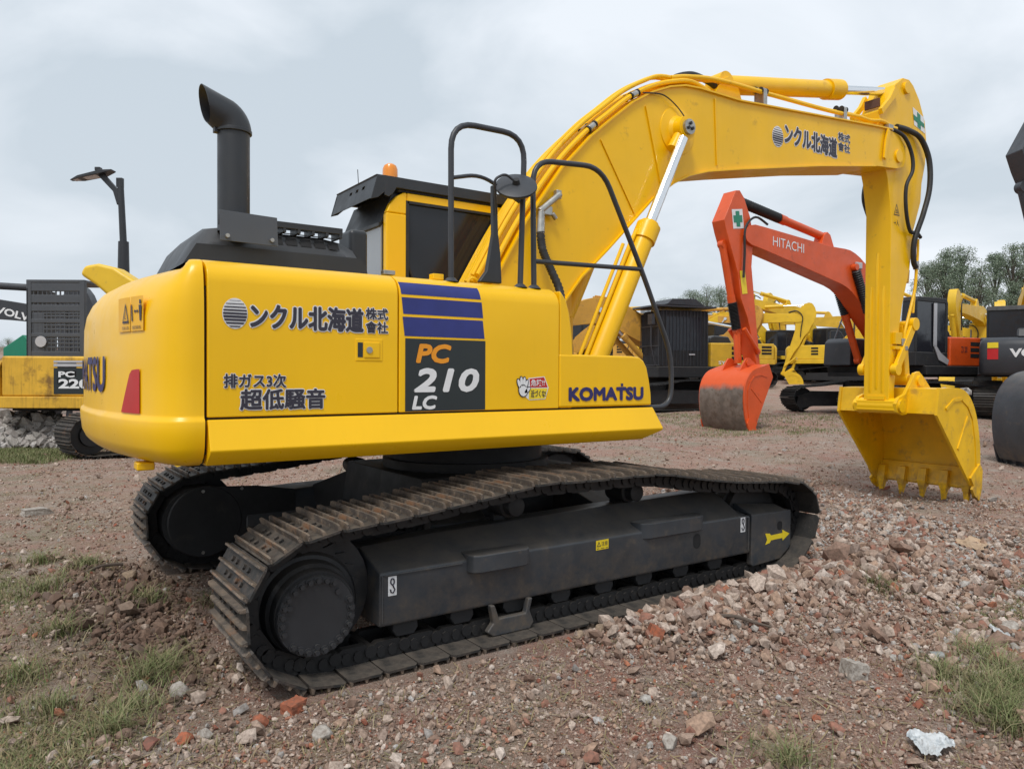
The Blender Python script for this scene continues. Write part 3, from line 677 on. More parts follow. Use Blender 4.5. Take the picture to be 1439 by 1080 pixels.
ribbed([(2.05, -.10, 4.13), (2.2, -.10, 4.215), (2.38, -.10, 4.27), (2.6, -.09, 4.265), (2.72, -.085, 4.24)], .030, 'drop_hose', boom, amp=.0)
MB().tube([(2.70, -.085, 4.245), (2.90, -.07, 4.28), (3.10, -.06, 4.40), (3.3, -.05, 4.44), (3.9, -.05, 4.50)], .018, 10).build('hydraulic_pipe', 'yellow_boom', boom)
MB().tube(spline([(1.62, -.235, 3.90), (1.85, -.242, 3.93), (2.02, -.25, 3.86), (2.09, -.30, 3.74)], 6), .006, 6).build('grease_line', 'rubber', boom)
# arm cylinder
A0 = Vector((2.88, 0, 4.32)); A1 = Vector((6.04, 0, 4.93)); da = (A1 - A0).normalized(); La = (A1 - A0).length
m = MB(); m.tube([A0, A0 + da * 1.88], .092, 28); m.tube([A0 + da * 1.80, A0 + da * 2.06], .112, 28); m.tube([A0 + da * 2.06, A0 + da * 2.09], .085, 24); m.cyly(A0.x, A0.z, -.09, .09, .105, 24)
ac = m.build('arm_cylinder', 'yellow_boom', ex, angle=40)
MB().tube([A0 + da * 2.05, A1 - da * .1], .050, 24).build('piston_rod', 'chrome', ac)
m = MB(); m.cyly(A1.x, A1.z, -.07, .07, .085, 24); m.cyl(A1 - da * .16, A1, .056, 20); m.build('rod_eye', 'yellow_boom', ac)
m = MB()
for y in (-.12, .09): m.prism([(2.62, 4.08), (3.10, 4.10), (3.00, 4.32), (2.88, 4.37), (2.78, 4.32)], y, y + .03)
m.build('cylinder_bracket', 'yellow_boom', boom, bevel=.004)
# boom nose details
m = MB(); m.cyly(5.78, 4.06, -.235, -.205, .075, 24); m.prism([(5.42, 3.98), (5.46, 3.96), (5.50, 4.15), (5.55, 4.30), (5.50, 4.33), (5.45, 4.18)], -.25, -.225); m.build('nose_pin', 'yellow_boom', boom, bevel=.004)
kanji_sign((3.419, 3.591, 3.775, 3.973), (3.613, 4.535, 3.826, 4.040), (4.549, 4.779, 3.920, 4.120), lambda off: (lambda u, w: (u, -BW + .006 - off, w)), boom)

# ------ arm (dipper)
AW = .155
arm_poly = [(5.735, 1.06), (5.74, 1.9), (5.745, 3.42), (5.66, 3.80), (5.58, 4.00), (5.50, 4.30), (5.46, 4.55), (5.62, 4.62), (5.72, 4.78), (5.80, 4.92), (5.98, 5.04), (6.12, 5.05), (6.22, 5.00), (6.36, 4.86), (6.50, 4.62), (6.54, 4.40), (6.52, 4.10), (6.44, 3.85), (6.42, 3.62), (6.26, 3.26), (6.18, 2.78), (6.02, 2.34), (5.96, 2.05), (5.92, 1.75), (5.86, 1.32), (5.87, 1.16), (5.83, 1.05)]
arm = MB().prism(arm_poly, -AW, AW).build('arm', 'yellow_bucket' if False else 'yellow_boom', ex, bevel=.008, angle=25)
m = MB()                                      # three long stiffening ribs down the rear face
for y, z0, z1 in ((-.075, 1.26, 2.55), (0, 1.30, 2.95), (.075, 1.26, 2.55)):
    m.bridge([[(5.742, y - .018, z) , (5.742, y + .018, z), (5.742 - t, y + .010, z), (5.742 - t, y - .010, z)] for z, t in ((z0, .002), (z0 + .06, .018), (z1 - .15, .018), (z1, .002))])
m.box(5.722, 5.742, -.11, .11, 1.20, 1.245)
m.build('stiffening_rib', 'yellow_boom', arm, smooth=True)
m = MB()                                      # cylinder fork and mouth at the head
m.prism([(5.47, 4.50), (5.44, 4.56), (5.62, 4.72), (5.72, 4.86), (5.80, 4.80)], -.20, -.155); m.prism([(5.47, 4.50), (5.44, 4.56), (5.62, 4.72), (5.72, 4.86), (5.80, 4.80)], .155, .20)
m.cyly(6.04, 4.93, -.185, .185, .07, 20); m.build('arm_head_plate', 'yellow_boom', arm, bevel=.004)
m = MB(); m.box(5.575, 5.60, -.09, .09, 4.64, 4.74); m.build('head_slot', 'rust', arm)
m = MB(); m.box(5.712, 5.76, -.24, .24, 1.075, 1.19); m.cyly(5.80, 1.13, -.235, .235, .092, 28); m.build('arm_foot', 'yellow_boom', arm, bevel=.006)
apl = lambda off: (lambda u, w: (u, -AW - off, w))
q = apl(.003)
quad('cross_decal', [q(6.20, 4.74), q(6.46, 4.665), q(6.50, 4.47), q(6.24, 4.53)], 'white', arm)
m = MB(); q = apl(.005)
m.add([q(6.30, 4.70), q(6.38, 4.675), q(6.395, 4.50), q(6.315, 4.52)], [(0, 1, 2, 3)]); q = apl(.006); m.add([q(6.215, 4.655), q(6.475, 4.585), q(6.482, 4.535), q(6.225, 4.59)], [(0, 1, 2, 3)])
m.build('cross_mark', 'green', arm, smooth=False)
ring_tri(5.80, 5.93, 3.39, 3.53, apl(.003), arm, t=.10); ring_tri(5.835, 5.895, 3.415, 3.47, apl(.004), arm, t=.22)
text_mesh('→人', (5.80, 5.92, 3.27, 3.335), apl(.003), 'warning_mark', 'ink', arm)
# hoses at the head of the arm
ribbed([(5.62, -.20, 4.36), (5.85, -.24, 4.30), (5.99, -.26, 4.12), (6.0, -.27, 3.92), (5.90, -.25, 3.72), (5.92, -.24, 3.45), (6.05, -.22, 3.22), (6.24, -.2, 3.22), (6.40, -.17, 3.18)], .022, 'arm_hose', arm, amp=0)
ribbed([(5.80, -.18, 4.42), (6.06, -.19, 4.42), (6.30, -.21, 4.36), (6.44, -.24, 4.12), (6.42, -.26, 3.78), (6.30, -.25, 3.45), (6.16, -.22, 3.12), (6.18, -.20, 2.88), (6.28, -.18, 2.80)], .032, 'arm_hose', arm, amp=0)
ribbed([(5.88, .19, 4.0), (5.79, .20, 3.78), (5.78, .20, 3.60), (5.90, .18, 3.36)], .026, 'arm_hose', arm, amp=0)
m = MB(); m.tube(spline([(6.28, -.185, 2.82), (6.25, -.185, 2.55), (6.13, -.185, 2.25), (6.03, -.185, 2.02), (6.01, -.185, 1.90)], 6), .018, 10); m.tube(spline([(6.38, -.15, 3.16), (6.33, -.17, 2.9), (6.26, -.175, 2.5), (6.22, -.18, 2.25)], 5), .015, 10)
m.tube([(5.60, -.20, 4.37), (5.75, -.20, 4.38)], .024, 10); m.build('arm_pipe', 'yellow_boom', arm)
m = MB(); m.box(5.92, 6.06, -.215, -.155, 1.84, 1.93); m.box(5.96, 6.02, -.235, -.155, 1.79, 1.84); m.box(5.56, 5.66, -.225, -.16, 4.33, 4.40); m.cyl((6.28, -.18, 2.78), (6.28, -.18, 2.88), .034, 12); m.build('pipe_fitting', 'steel', arm, bevel=.006)
m = MB(); m.box(5.80, 5.95, -.20, -.155, 1.86, 2.0); m.box(5.80, 5.95, -.20, -.155, 1.80, 1.84); m.build('pipe_bracket', 'yellow_boom', arm, bevel=.004)
# bucket cylinder on the front of the arm, link and rod
C0 = Vector((6.42, 0, 3.95)); C1 = Vector((6.20, 0, 2.05)); dc = (C1 - C0).normalized(); Lc = (C1 - C0).length
m = MB(); m.tube([C0, C0 + dc * 1.25], .075, 24); m.tube([C0 + dc * 1.17, C0 + dc * 1.32], .09, 24); m.cyly(C0.x, C0.z, -.1, .1, .09, 20)
bc = m.build('bucket_cylinder', 'yellow_boom', ex, angle=40)
MB().tube([C0 + dc * 1.3, C1], .040, 20).build('piston_rod', 'chrome', bc)
link = MB()
for s in (-1, 1):
    y = s * .205
    P0, P1 = Vector((6.19, y, 2.11)), Vector((5.80, y, 1.56)); T = (P1 - P0).normalized(); Nn = Vector((-T.z, 0, T.x))
    link.prism([((P0 + Nn * .05).x, (P0 + Nn * .05).z), ((P1 + Nn * .05).x, (P1 + Nn * .05).z), ((P1 - Nn * .05).x, (P1 - Nn * .05).z), ((P0 - Nn * .05).x, (P0 - Nn * .05).z)], y - .022, y + .022)
    link.cyly(P0.x, P0.z, y - .035, y + .035, .078, 24); link.cyly(P1.x, P1.z, y - .035, y + .035, .07, 24)
link.cyly(6.19, 2.11, -.2, .2, .045, 16); link.cyly(5.80, 1.56, -.235, .235, .05, 16)
link.build('bucket_link', 'yellow_boom', ex, bevel=.004)
m = MB(); m.bridge([[(6.14, -.10, 2.10), (6.24, -.10, 2.10), (6.24, .10, 2.10), (6.14, .10, 2.10)], [(6.16, -.13, 1.45), (6.27, -.13, 1.45), (6.27, .13, 1.45), (6.16, .13, 1.45)]]); m.cyly(6.22, 1.44, -.15, .15, .07, 20)
m.build('connecting_rod', 'yellow_boom', ex, bevel=.01)

# ------ bucket: local x,z around the arm pin; the same builder serves the other machines
def make_bucket(parent, T, w=.595, mat='yellow_bucket', teeth=5, side_mat=None, back_mat=None, inner=None, name='bucket'):
    """T maps (x,y,z) of the reference pose (pin at 5.80,0,1.13) to the machine frame"""
    curve = [(5.985, 1.335), (6.25, 1.345), (6.50, 1.335), (6.68, 1.26), (6.82, 1.12), (6.92, .92), (6.98, .68), (7.00, .44), (6.985, .26), (6.95, .13)]
    cs = [(p.x, p.z) for p in spline([(x, 0, z) for x, z in curve], 4)]
    t = .022
    def inner_pt(i):
        a = cs[max(0, i - 1)]; b = cs[min(len(cs) - 1, i + 1)]; tx, tz = b[0] - a[0], b[1] - a[1]; l = math.hypot(tx, tz); return (cs[i][0] + tz / l * -(-t) * -1, cs[i][1] - tx / l * -(-t) * 1)
    ins = [inner_pt(i) for i in range(len(cs))]
    m = MB()
    secs = [[T(*(cs[i][0], -w, cs[i][1])), T(cs[i][0], w, cs[i][1]), T(ins[i][0], w, ins[i][1]), T(ins[i][0], -w, ins[i][1])] for i in range(len(cs))]
    m.cur = 0; m.bridge(secs)
    b = m.build(name, [back_mat or mat], parent, angle=30)
    mm = MB()                                  # torsion box across the mouth
    mm.add([T(5.94, -w, 1.045), T(5.94, w, 1.045), T(5.985, w, 1.335), T(5.985, -w, 1.335), T(6.20, -w, 1.10), T(6.20, w, 1.10), T(6.22, w, 1.325), T(6.22, -w, 1.325)],
           [(0, 1, 2, 3), (4, 7, 6, 5), (0, 4, 5, 1), (3, 2, 6, 7)])
    mm.build('bucket_box', mat, b, smooth=False)
    for s in (-1, 1):
        mm = MB(); poly = [(5.925, 1.035), (5.975, 1.345)] + cs[1:] + [(6.93, .02), (6.87, -.005), (6.82, .10)]
        a0 = s * (w - .006); a1 = s * (w + .026)
        mm.add([T(x, a0, z) for x, z in poly] + [T(x, a1, z) for x, z in poly], [tuple(range(len(poly))), tuple(range(2 * len(poly) - 1, len(poly) - 1, -1))] + [((i + 1) % len(poly), i, i + len(poly), (i + 1) % len(poly) + len(poly)) for i in range(len(poly))])
        sp = mm.build('side_plate', side_mat or mat, b, smooth=False)
        mm = MB()                              # raised wear bars and side cutter
        def bar(P, hw, a):
            P = [Vector((p[0], 0, p[1])) for p in P]
            for i in range(len(P) - 1):
                T_ = (P[i + 1] - P[i]).normalized(); n_ = Vector((-T_.z, 0, T_.x)) * hw
                q = [P[i] + n_, P[i + 1] + n_, P[i + 1] - n_, P[i] - n_]
                mm.add([T(k.x, a1, k.z) for k in q] + [T(k.x, a1 + s * a, k.z) for k in q], [(0, 1, 2, 3), (7, 6, 5, 4), (0, 4, 5, 1), (1, 5, 6, 2), (2, 6, 7, 3), (3, 7, 4, 0)])
        bar([(6.12, 1.10), (6.30, 1.20), (6.50, 1.215), (6.66, 1.13), (6.78, .98)], .018, .012); bar([(6.78, .98), (6.86, .70), (6.90, .34)], .014, .010); bar([(6.42, .62), (6.66, 1.00)], .018, .010)
        mm.build('wear_bar', side_mat or mat, sp, smooth=False)
        mm = MB(); pc_ = [(6.70, .26), (6.93, .42), (7.0, .34), (6.985, .10), (6.92, -.03), (6.80, .04), (6.74, .12), (6.78, .16)]
        a0 = s * (w + .028); a1b = s * (w + .055)
        mm.add([T(x, a0, z) for x, z in pc_] + [T(x, a1b, z) for x, z in pc_], [tuple(range(8)), tuple(range(15, 7, -1))] + [((i + 1) % 8, i, i + 8, (i + 1) % 8 + 8) for i in range(8)])
        mm.build('side_cutter', side_mat or mat, b, smooth=False)
    mm = MB()                                  # lip plate
    mm.add([T(x, y, z) for y in (-w, w) for x, z in ((6.965, .36), (6.945, .355), (6.865, .12), (6.88, .10), (6.955, .12))],
           [(0, 1, 2, 3, 4), (9, 8, 7, 6, 5), (0, 5, 6, 1), (1, 6, 7, 2), (2, 7, 8, 3), (3, 8, 9, 4), (4, 9, 5, 0)])
    mm.build('lip_plate', mat, b, smooth=False)
    for k in range(teeth):
        y = -w + .06 + (2 * w - .12) * k / (teeth - 1); mm = MB(); h = .045
        mm.bridge([[T(6.83 + ox, y + oy * h, .30) for ox, oy in ((.02, -1), (.02, 1), (.10, 1), (.10, -1))],
                   [T(6.805 + ox, y + oy * h * 1.15, .15) for ox, oy in ((0, -1), (0, 1), (.15, 1), (.15, -1))],
                   [T(6.81 + ox, y + oy * h * .8, .07) for ox, oy in ((0, -1), (0, 1), (.12, 1), (.12, -1))],
                   [T(6.815 + ox, y + oy * h * .7, .065) for ox, oy in ((0, -1), (0, 1), (.09, 1), (.09, -1))],
                   [T(6.83 + ox, y + oy * h * .45, -.075) for ox, oy in ((0, -1), (0, 1), (.02, 1), (.02, -1))]])
        mm.build('tooth', mat, b, smooth=False)
    mm = MB()
    for s in (-1, 1):                          # ears
        for y in (s * .19, s * .245):
            P = [(5.72, 1.06), (5.70, 1.16), (5.76, 1.23), (5.90, 1.27), (6.04, 1.42), (6.12, 1.52), (6.22, 1.54), (6.33, 1.47), (6.50, 1.335), (6.0, 1.30), (5.95, 1.03), (5.84, 1.02)]
            if abs(y) < .2: continue
            a, b_ = y - .02, y + .02
            mm.add([T(x, a, z) for x, z in P] + [T(x, b_, z) for x, z in P], [tuple(range(12)), tuple(range(23, 11, -1))] + [((i + 1) % 12, i, i + 12, (i + 1) % 12 + 12) for i in range(12)])
    mm.build('bucket_ear', mat, b, smooth=False, bevel=.003)
    mm = MB()
    for (x, z, rr) in ((5.80, 1.13, .075), (6.21, 1.43, .062)):
        for s in (-1, 1): mm.cyl(T(x, s * .262, z), T(x, s * .292, z), rr, 20)
    mm.build('bucket_pin', mat, b)
    return b
bk = make_bucket(ex, lambda x, y, z: (x, y, z))

# ------ undercarriage
TY = 1.29; SW = .60
loop_pts = [(-1.70, .012), (-1.2, .012), (-.4, .012), (.4, .012), (1.2, .012), (1.62, .02), (1.90, .09), (2.09, .24), (2.165, .42), (2.13, .56), (2.0, .665), (1.72, .715), (1.30, .745), (.90, .795), (.55, .85), (.20, .862), (-.15, .862), (-.42, .868), (-.9, .812), (-1.30, .768), (-1.60, .742), (-1.82, .705), (-1.965, .625), (-2.050, .52), (-2.078, .40), (-2.060, .27), (-1.985, .135), (-1.85, .045)]
def resample(loop, n):
    Q = spline([(x, 0, z) for x, z in loop], 12, closed=True); Q.append(Q[0]); d = [0]
    for i in range(1, len(Q)): d.append(d[-1] + (Q[i] - Q[i - 1]).length)
    out = []; j = 0
    for k in range(n):
        t = d[-1] * k / n
        while d[j + 1] < t: j += 1
        out.append(Q[j].lerp(Q[j + 1], (t - d[j]) / (d[j + 1] - d[j])))
    return out, d[-1] / n
NS = 49
sp_pts, pitch = resample(loop_pts, NS)
def shoe_mb(w, pitch, tall=.030):
    m = MB(); h = w / 2; p = pitch / 2 - .003
    # plate with clipped outer corners, local: x along travel, z outward
    poly = [(-p, -h + .02), (-p + .02, -h), (p - .02, -h), (p, -h + .02), (p, h - .02), (p - .02, h), (-p + .02, h), (-p, h - .02)]
    m.prism(poly, -.012, 0, 'z'); m.cur = 1
    for x, hh in ((-p + .016, tall), (0, tall * .8), (p - .020, tall)):
        m.bridge([[(x - .010, y, -.001), (x + .010, y, -.001), (x + .005, y, hh - abs(k) * .006), (x - .005, y, hh - abs(k) * .006)] for y, k in ((-h + .004, 1), (-h + .03, 0), (h - .03, 0), (h - .004, 1))])
    m.cur = 0
    return m
def link_mb(pitch):
    m = MB()
    for y, s_ in ((-.125, -1), (.080, 1)):
        P = [(-pitch * .56, -.035), (-pitch * .46, -.012), (pitch * .40, -.012), (pitch * .50, -.030), (pitch * .52, -.070), (pitch * .36, -.100), (-pitch * .30, -.100), (-pitch * .52, -.072)]
        m.prism(P, y, y + .045)
        for cx_ in (-.034, .030):
            yy = y + (0 if s_ < 0 else .045)
            m.prism([(cx_ + .024 * math.cos(i * .785) - .006, -.052 + .030 * math.sin(i * .785)) for i in range(8)], yy, yy + s_ * .010)
    for x in (-pitch * .5,): m.cyly(x, -.062, -.135, .135, .032, 14)
    return m
def bolts_mb():
    m = MB()
    for x in (-.035, .035):
        for y in (-.135, -.06, .06, .135): m.cyl((x, y, -.002), (x, y, .012), .013, 6)
    return m
for side_, nm in ((-1, 'near'), (1, 'far')):
    trk = link_mb(pitch)
    t = empty('track', (0, side_ * TY, 0)); t.parent = ex
    if nm == 'near': sm = shoe_mb(SW, pitch); 
    first = None
    chain = MB(); L0 = link_mb(pitch)
    for k in range(NS):
        p = sp_pts[k]; T_ = (sp_pts[(k + 1) % NS] - sp_pts[k - 1]).normalized()
        # loop runs forward along the ground: outward is to the right of travel
        nrm_ = Vector((T_.z, 0, -T_.x))
        mat4 = Matrix(((T_.x, 0, nrm_.x, p.x), (0, 1 if True else 0, 0, 0), (T_.z, 0, nrm_.z, p.z), (0, 0, 0, 1)))
        if nm == 'near' and k == 0:
            q = shoe_mb(SW, pitch)
            b_ = bolts_mb(); q.add(b_.v, b_.f)
            sh = q.build('track_shoe', ['shoe', 'grouser'], t, smooth=False); shoe_mesh = sh.data
        else:
            sh = bpy.data.objects.new('track_shoe', shoe_mesh); COL.objects.link(sh); sh.parent = t
        sh.matrix_local = mat4
        chain.add([mat4 @ Vector(v) for v in L0.v], L0.f)
    chain.build('track_chain', 'chain', t, smooth=False)
    # frame in its own local y (0 = track centre), outer side = side_
    def Yo(v): return (v - .10) * side_                # outward offset to local y (t sits at the track centre)
    fr = MB()
    secs = []
    for x, zt, zi in ((-1.385, .468, .555), (-.90, .468, .58), (.35, .470, .615), (1.42, .468, .630), (1.53, .462, .50)):
        secs.append([(x, Yo(.255), .192), (x, Yo(.262), .212), (x, Yo(.262), zt), (x, Yo(.0), zi), (x, Yo(-.20), zi - .02), (x, Yo(-.25), .30), (x, Yo(-.16), .19)])
    fr.bridge(secs)
    f = fr.build('track_frame', 'frame', t, bevel=.012, seg=3, angle=20)
    m = MB()
    m.prism([(1.545, .105), (1.56, .09), (1.88, .105), (1.985, .17), (2.012, .20), (2.012, .462), (1.545, .468)], Yo(.215), Yo(.262)); m.prism([(1.545, .105), (1.88, .105), (2.0, .19), (2.0, .45), (1.545, .46)], Yo(-.25), Yo(-.20))
    m.bridge([[(1.545, Yo(.262), .468), (1.545, Yo(.12), .53), (1.545, Yo(-.2), .53), (1.545, Yo(-.2), .46)], [(1.98, Yo(.262), .462), (1.93, Yo(.16), .50), (1.75, Yo(.0), .50), (1.75, Yo(-.2), .46)]])
    m.build('idler_guard', 'frame', t, bevel=.008)
    m = MB(); m.box(-.885, -.44, min(Yo(.20), Yo(.30)), max(Yo(.20), Yo(.30)), .455, .515) if False else None
    if nm == 'near':
        for pts_ in (((-1.36, Yo(.266), .455), (-.9, Yo(.266), .455)), ((-1.372, Yo(.266), .215), (-1.372, Yo(.266), .455)), ((1.50, Yo(.266), .22), (1.50, Yo(.266), .455))):
            a_, b_ = Vector(pts_[0]), Vector(pts_[1]); k_ = int((b_ - a_).length / .012)
            MB().tube([a_.lerp(b_, i / k_) for i in range(k_ + 1)], [.006 if i % 2 else .0045 for i in range(k_ + 1)], 6).build('weld_bead', 'frame', f)
    def rounded_pad(x0, x1, yo, z0, z1, r_=.05):
        P = [(x0, Yo(.10)), (x0, Yo(yo - r_)), (x0 + r_ * .3, Yo(yo - r_ * .3)), (x0 + r_, Yo(yo)), (x1 - r_, Yo(yo)), (x1 - r_ * .3, Yo(yo - r_ * .3)), (x1, Yo(yo - r_)), (x1, Yo(.10))]
        m.prism(P, z0, z1, 'z')
    rounded_pad(-.87, -.47, .325, .40, .50); rounded_pad(.42, 1.05, .285, .42, .525, .08)
    m.build('step_pad', 'frame', t, bevel=.010)
    if nm == 'near':
        m = MB()
        def oval(cx_, cz_, a, b, y): m.add([(cx_ + a * math.cos(k * math.pi / 10), Yo(y), cz_ + math.copysign(abs(math.sin(k * math.pi / 10)) ** .6, math.sin(k * math.pi / 10)) * b) for k in range(20)], [tuple(range(20))])
        oval(.962, .350, .036, .050, .2645); oval(1.872, .356, .030, .034, .2645)
        m.build('frame_slot', 'deep', f, smooth=False)
        fp = lambda off: (lambda u, w: (u, Yo(.262) - off, w))
        for x0, x1, z0, z1 in ((-1.339, -1.291, .349, .448), (1.418, 1.470, .356, .462)):
            s_ = quad('hook_sticker', [fp(.002)(*p) for p in ((x0, z0), (x1, z0), (x1, z1), (x0, z1))], 'white', f)
            c = (x0 + x1) / 2; w_ = (x1 - x0) * .30; hm = MB(); pts = []
            for k in range(13): a = 2 * math.pi * k / 12; pts.append(fp(.004)(c + w_ * .7 * math.cos(a), z1 - .027 + w_ * 1.1 * math.sin(a)))
            hm.tube(pts, .0035, 6); hm.tube([fp(.004)(c, z1 - .042), fp(.004)(c + w_ * .5, z1 - .058), fp(.004)(c + w_ * .9, z0 + .030), fp(.004)(c + w_ * .3, z0 + .014), fp(.004)(c - w_ * .6, z0 + .018), fp(.004)(c - w_ * .8, z0 + .034)], .0038, 6)
            hm.build('hook_mark', 'ink', s_)
        s_ = quad('caution_sticker', [fp(.002)(*p) for p in ((.053, .402), (.156, .404), (.156, .464), (.053, .462))], 'yvinyl', f)
        ring_tri(.060, .092, .424, .455, fp(.004), s_, t=.2); text_mesh('注意', (.096, .148, .426, .453), fp(.004), 'caution_text', 'ink', s_); text_mesh('-- --- --', (.060, .150, .410, .414), fp(.004), 'caution_text', 'ink', s_)
        quad('arrow_decal', [fp(.002)(*p) for p in ((1.700, .232), (1.722, .268), (1.700, .316), (1.752, .310), (1.768, .295), (1.905, .298), (1.902, .322), (1.992, .283), (1.908, .240), (1.905, .260), (1.770, .258), (1.752, .240))], 'yvinyl', t)
    # sprocket, final drive cover with its ring of bolts
    m = MB(); teeth = []; HX, HZ = -1.725, .338
    for k in range(42):
        a = 2 * math.pi * k / 42; rr = .285 if k % 2 else .245; teeth.append((HX + rr * math.cos(a), .378 + rr * math.sin(a)))
    m.prism(teeth, side_ * -.04, side_ * .04); m.prism([(HX + .25 * math.cos(i * .2094), .378 + .25 * math.sin(i * .2094)) for i in range(30)], Yo(-.21), Yo(.10)); m.prism([(-1.71 + .325 * math.cos(i * .2094), .388 + .325 * math.sin(i * .2094)) for i in range(30)], side_ * -.02, side_ * .02); m.build('sprocket', 'dull', t, smooth=False)
    m = MB(); m.lathe_y(HX, HZ, [(Yo(.05), .268), (Yo(.14), .264), (Yo(.16), .250), (Yo(.165), .232), (Yo(.22), .222), (Yo(.235), .206), (Yo(.27), .203), (Yo(.28), .198)], 56)
    hb = m.build('final_drive', 'hub', t, angle=35)
    m = MB(); m.lathe_y(HX, HZ - .012, [(Yo(.275), .194), (Yo(.295), .193), (Yo(.300), .189)], 56)
    for k in range(26):
        if k in (2, 3, 15): continue
        a = 2 * math.pi * k / 26 + .1; x, z = HX + .170 * math.cos(a), HZ - .012 + .170 * math.sin(a)
        m.tube([(x, Yo(.298), z), (x, Yo(.306), z)], .021, 12); m.tube([(x, Yo(.306), z), (x, Yo(.322), z)], .0125, 6)
    for k in (3, 10.4, 18):
        a = 2 * math.pi * k / 24; m.tube([(HX + .145 * math.cos(a), Yo(.298), HZ - .012 + .145 * math.sin(a)), (HX + .145 * math.cos(a), Yo(.312), HZ - .012 + .145 * math.sin(a))], .014, 8)
    m.build('hub_cover', 'plate_dark', hb, angle=40)
    m = MB(); m.lathe_y(1.76, .385, [(Yo(-.09), .15), (Yo(-.09), .285), (Yo(-.04), .29), (Yo(-.035), .31), (Yo(.035), .31), (Yo(.04), .29), (Yo(.09), .285), (Yo(.09), .15)], 40); m.build('idler', 'dull', t)
    for k in range(8):
        x = -1.22 + k * .345; m = MB()
        m.lathe_y(x, .185, [(Yo(-.15), .05), (Yo(-.14), .075), (Yo(.14), .075), (Yo(.15), .05)], 20)
        m.prism([(x - .07, .20), (x + .07, .20), (x + .075, .15), (x + .05, .115), (x - .05, .115), (x - .075, .15)], Yo(.165), Yo(.225)); m.build('track_roller', 'dull', t, bevel=.008)
    m = MB()
    for x in (-.58,): m.prism([(x - .15, .20), (x - .13, .10), (x - .17, .055), (x - .13, .025), (x + .12, .025), (x + .15, .06), (x + .12, .13), (x + .14, .20), (x + .11, .20), (x + .09, .12), (x - .09, .12), (x - .12, .20)], Yo(.245), Yo(.285))
    m.build('chain_guide', 'frame', t, bevel=.008)
    for x in (-.42, .565):
        m = MB(); m.lathe_y(x, .69, [(Yo(-.16), .04), (Yo(-.15), .075), (Yo(.02), .075), (Yo(.03), .058), (Yo(.09), .058), (Yo(.095), .045)], 24); m.box(x - .04, x + .04, min(Yo(-.14), Yo(-.10)), max(Yo(-.14), Yo(-.10)), .55, .70)
        m.build('carrier_roller', 'dull', t)
    # inner cover plates of the travel motor
    m = MB(); m.lathe_y(-1.68, .372, [(Yo(-.22), .27), (Yo(-.235), .26)], 40); m.prism([(-1.7, .12), (-1.3, .16), (-1.0, .24), (-1.0, .56), (-1.3, .61), (-1.7, .63)], Yo(-.20), Yo(-.231))
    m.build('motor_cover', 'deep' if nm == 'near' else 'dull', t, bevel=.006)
    if nm == 'far':
        mm = MB()
        for x, z in ((-1.70, .60), (-1.70, .145), (-1.42, .60), (-1.42, .17)): mm.cyly(x, z, Yo(-.236), Yo(-.246), .012, 8)
        mm.build('cover_bolt', 'steel', t)
# car body between the tracks and the slew ring
m = MB()
m.prism([(-.75, .50), (.75, .50), (.70, .80), (-.70, .80)], -.62, .62)
for s in (-1, 1):
    for xa, xb in ((-.85, -.45), (.45, .85)):
        m.bridge([[(xa * .75, s * .5, .50), (xb * .75 if abs(xb) > abs(xa) else xb * .75, s * .5, .50), (xb * .75, s * .5, .78), (xa * .75, s * .5, .78)], [(xa, s * 1.0, .34), (xb, s * 1.0, .34), (xb, s * 1.0, .58), (xa, s * 1.0, .58)]])
m.build('car_body', 'dull', ex, bevel=.01)
m = MB(); m.tube([(0, 0, .78), (0, 0, .86)], .63, 48); m.tube([(0, 0, .86), (0, 0, 1.0)], .58, 48); m.build('slew_ring', 'dull', ex)

# ================================================================== OTHER MACHINES
def bg_track(parent, side_, shoe='dull', length=1.0, tall=1.0):
    t = empty('track', (0, side_ * TY, 0)); t.parent = parent
    sh = MB(); S0 = shoe_mb(.70, pitch, .034)
    for k in range(NS):
        p = sp_pts[k]; T_ = (sp_pts[(k + 1) % NS] - sp_pts[k - 1]).normalized(); nr = Vector((T_.z, 0, -T_.x))
        m4 = Matrix(((T_.x, 0, nr.x, p.x), (0, 1, 0, 0), (T_.z, 0, nr.z, p.z), (0, 0, 0, 1)))
        sh.add([m4 @ Vector(v) for v in S0.v], S0.f)
    sh.build('track_shoes', shoe, t, smooth=False)
    m = MB(); s = side_
    m.prism([(-1.4, .19), (1.5, .19), (1.9, .12), (2.0, .25), (1.95, .46), (1.5, .60), (-1.3, .56)], s * .22 if s > 0 else s * .22, -s * .2); m.build('track_frame', 'dull', t, bevel=.01)
    m = MB(); m.lathe_y(-1.68, .372, [(s * -.1, .33), (s * .14, .33), (s * .15, .20), (s * .21, .19)], 24); m.build('sprocket', 'hub', t)
    m = MB(); m.lathe_y(1.76, .385, [(s * -.09, .31), (s * .09, .31)], 24); m.build('idler', 'dull', t)
    return t
def rot_map(P0, P1, ang):                     # map x,z: rotate about P0 then move P0 to P1
    c, s = math.cos(ang), math.sin(ang)
    return lambda x, z: (P1[0] + (x - P0[0]) * c - (z - P0[1]) * s, P1[1] + (x - P0[0]) * s + (z - P0[1]) * c)
FT, TP, BPN = (.15, 1.85), (5.78, 4.06), (5.80, 1.13)
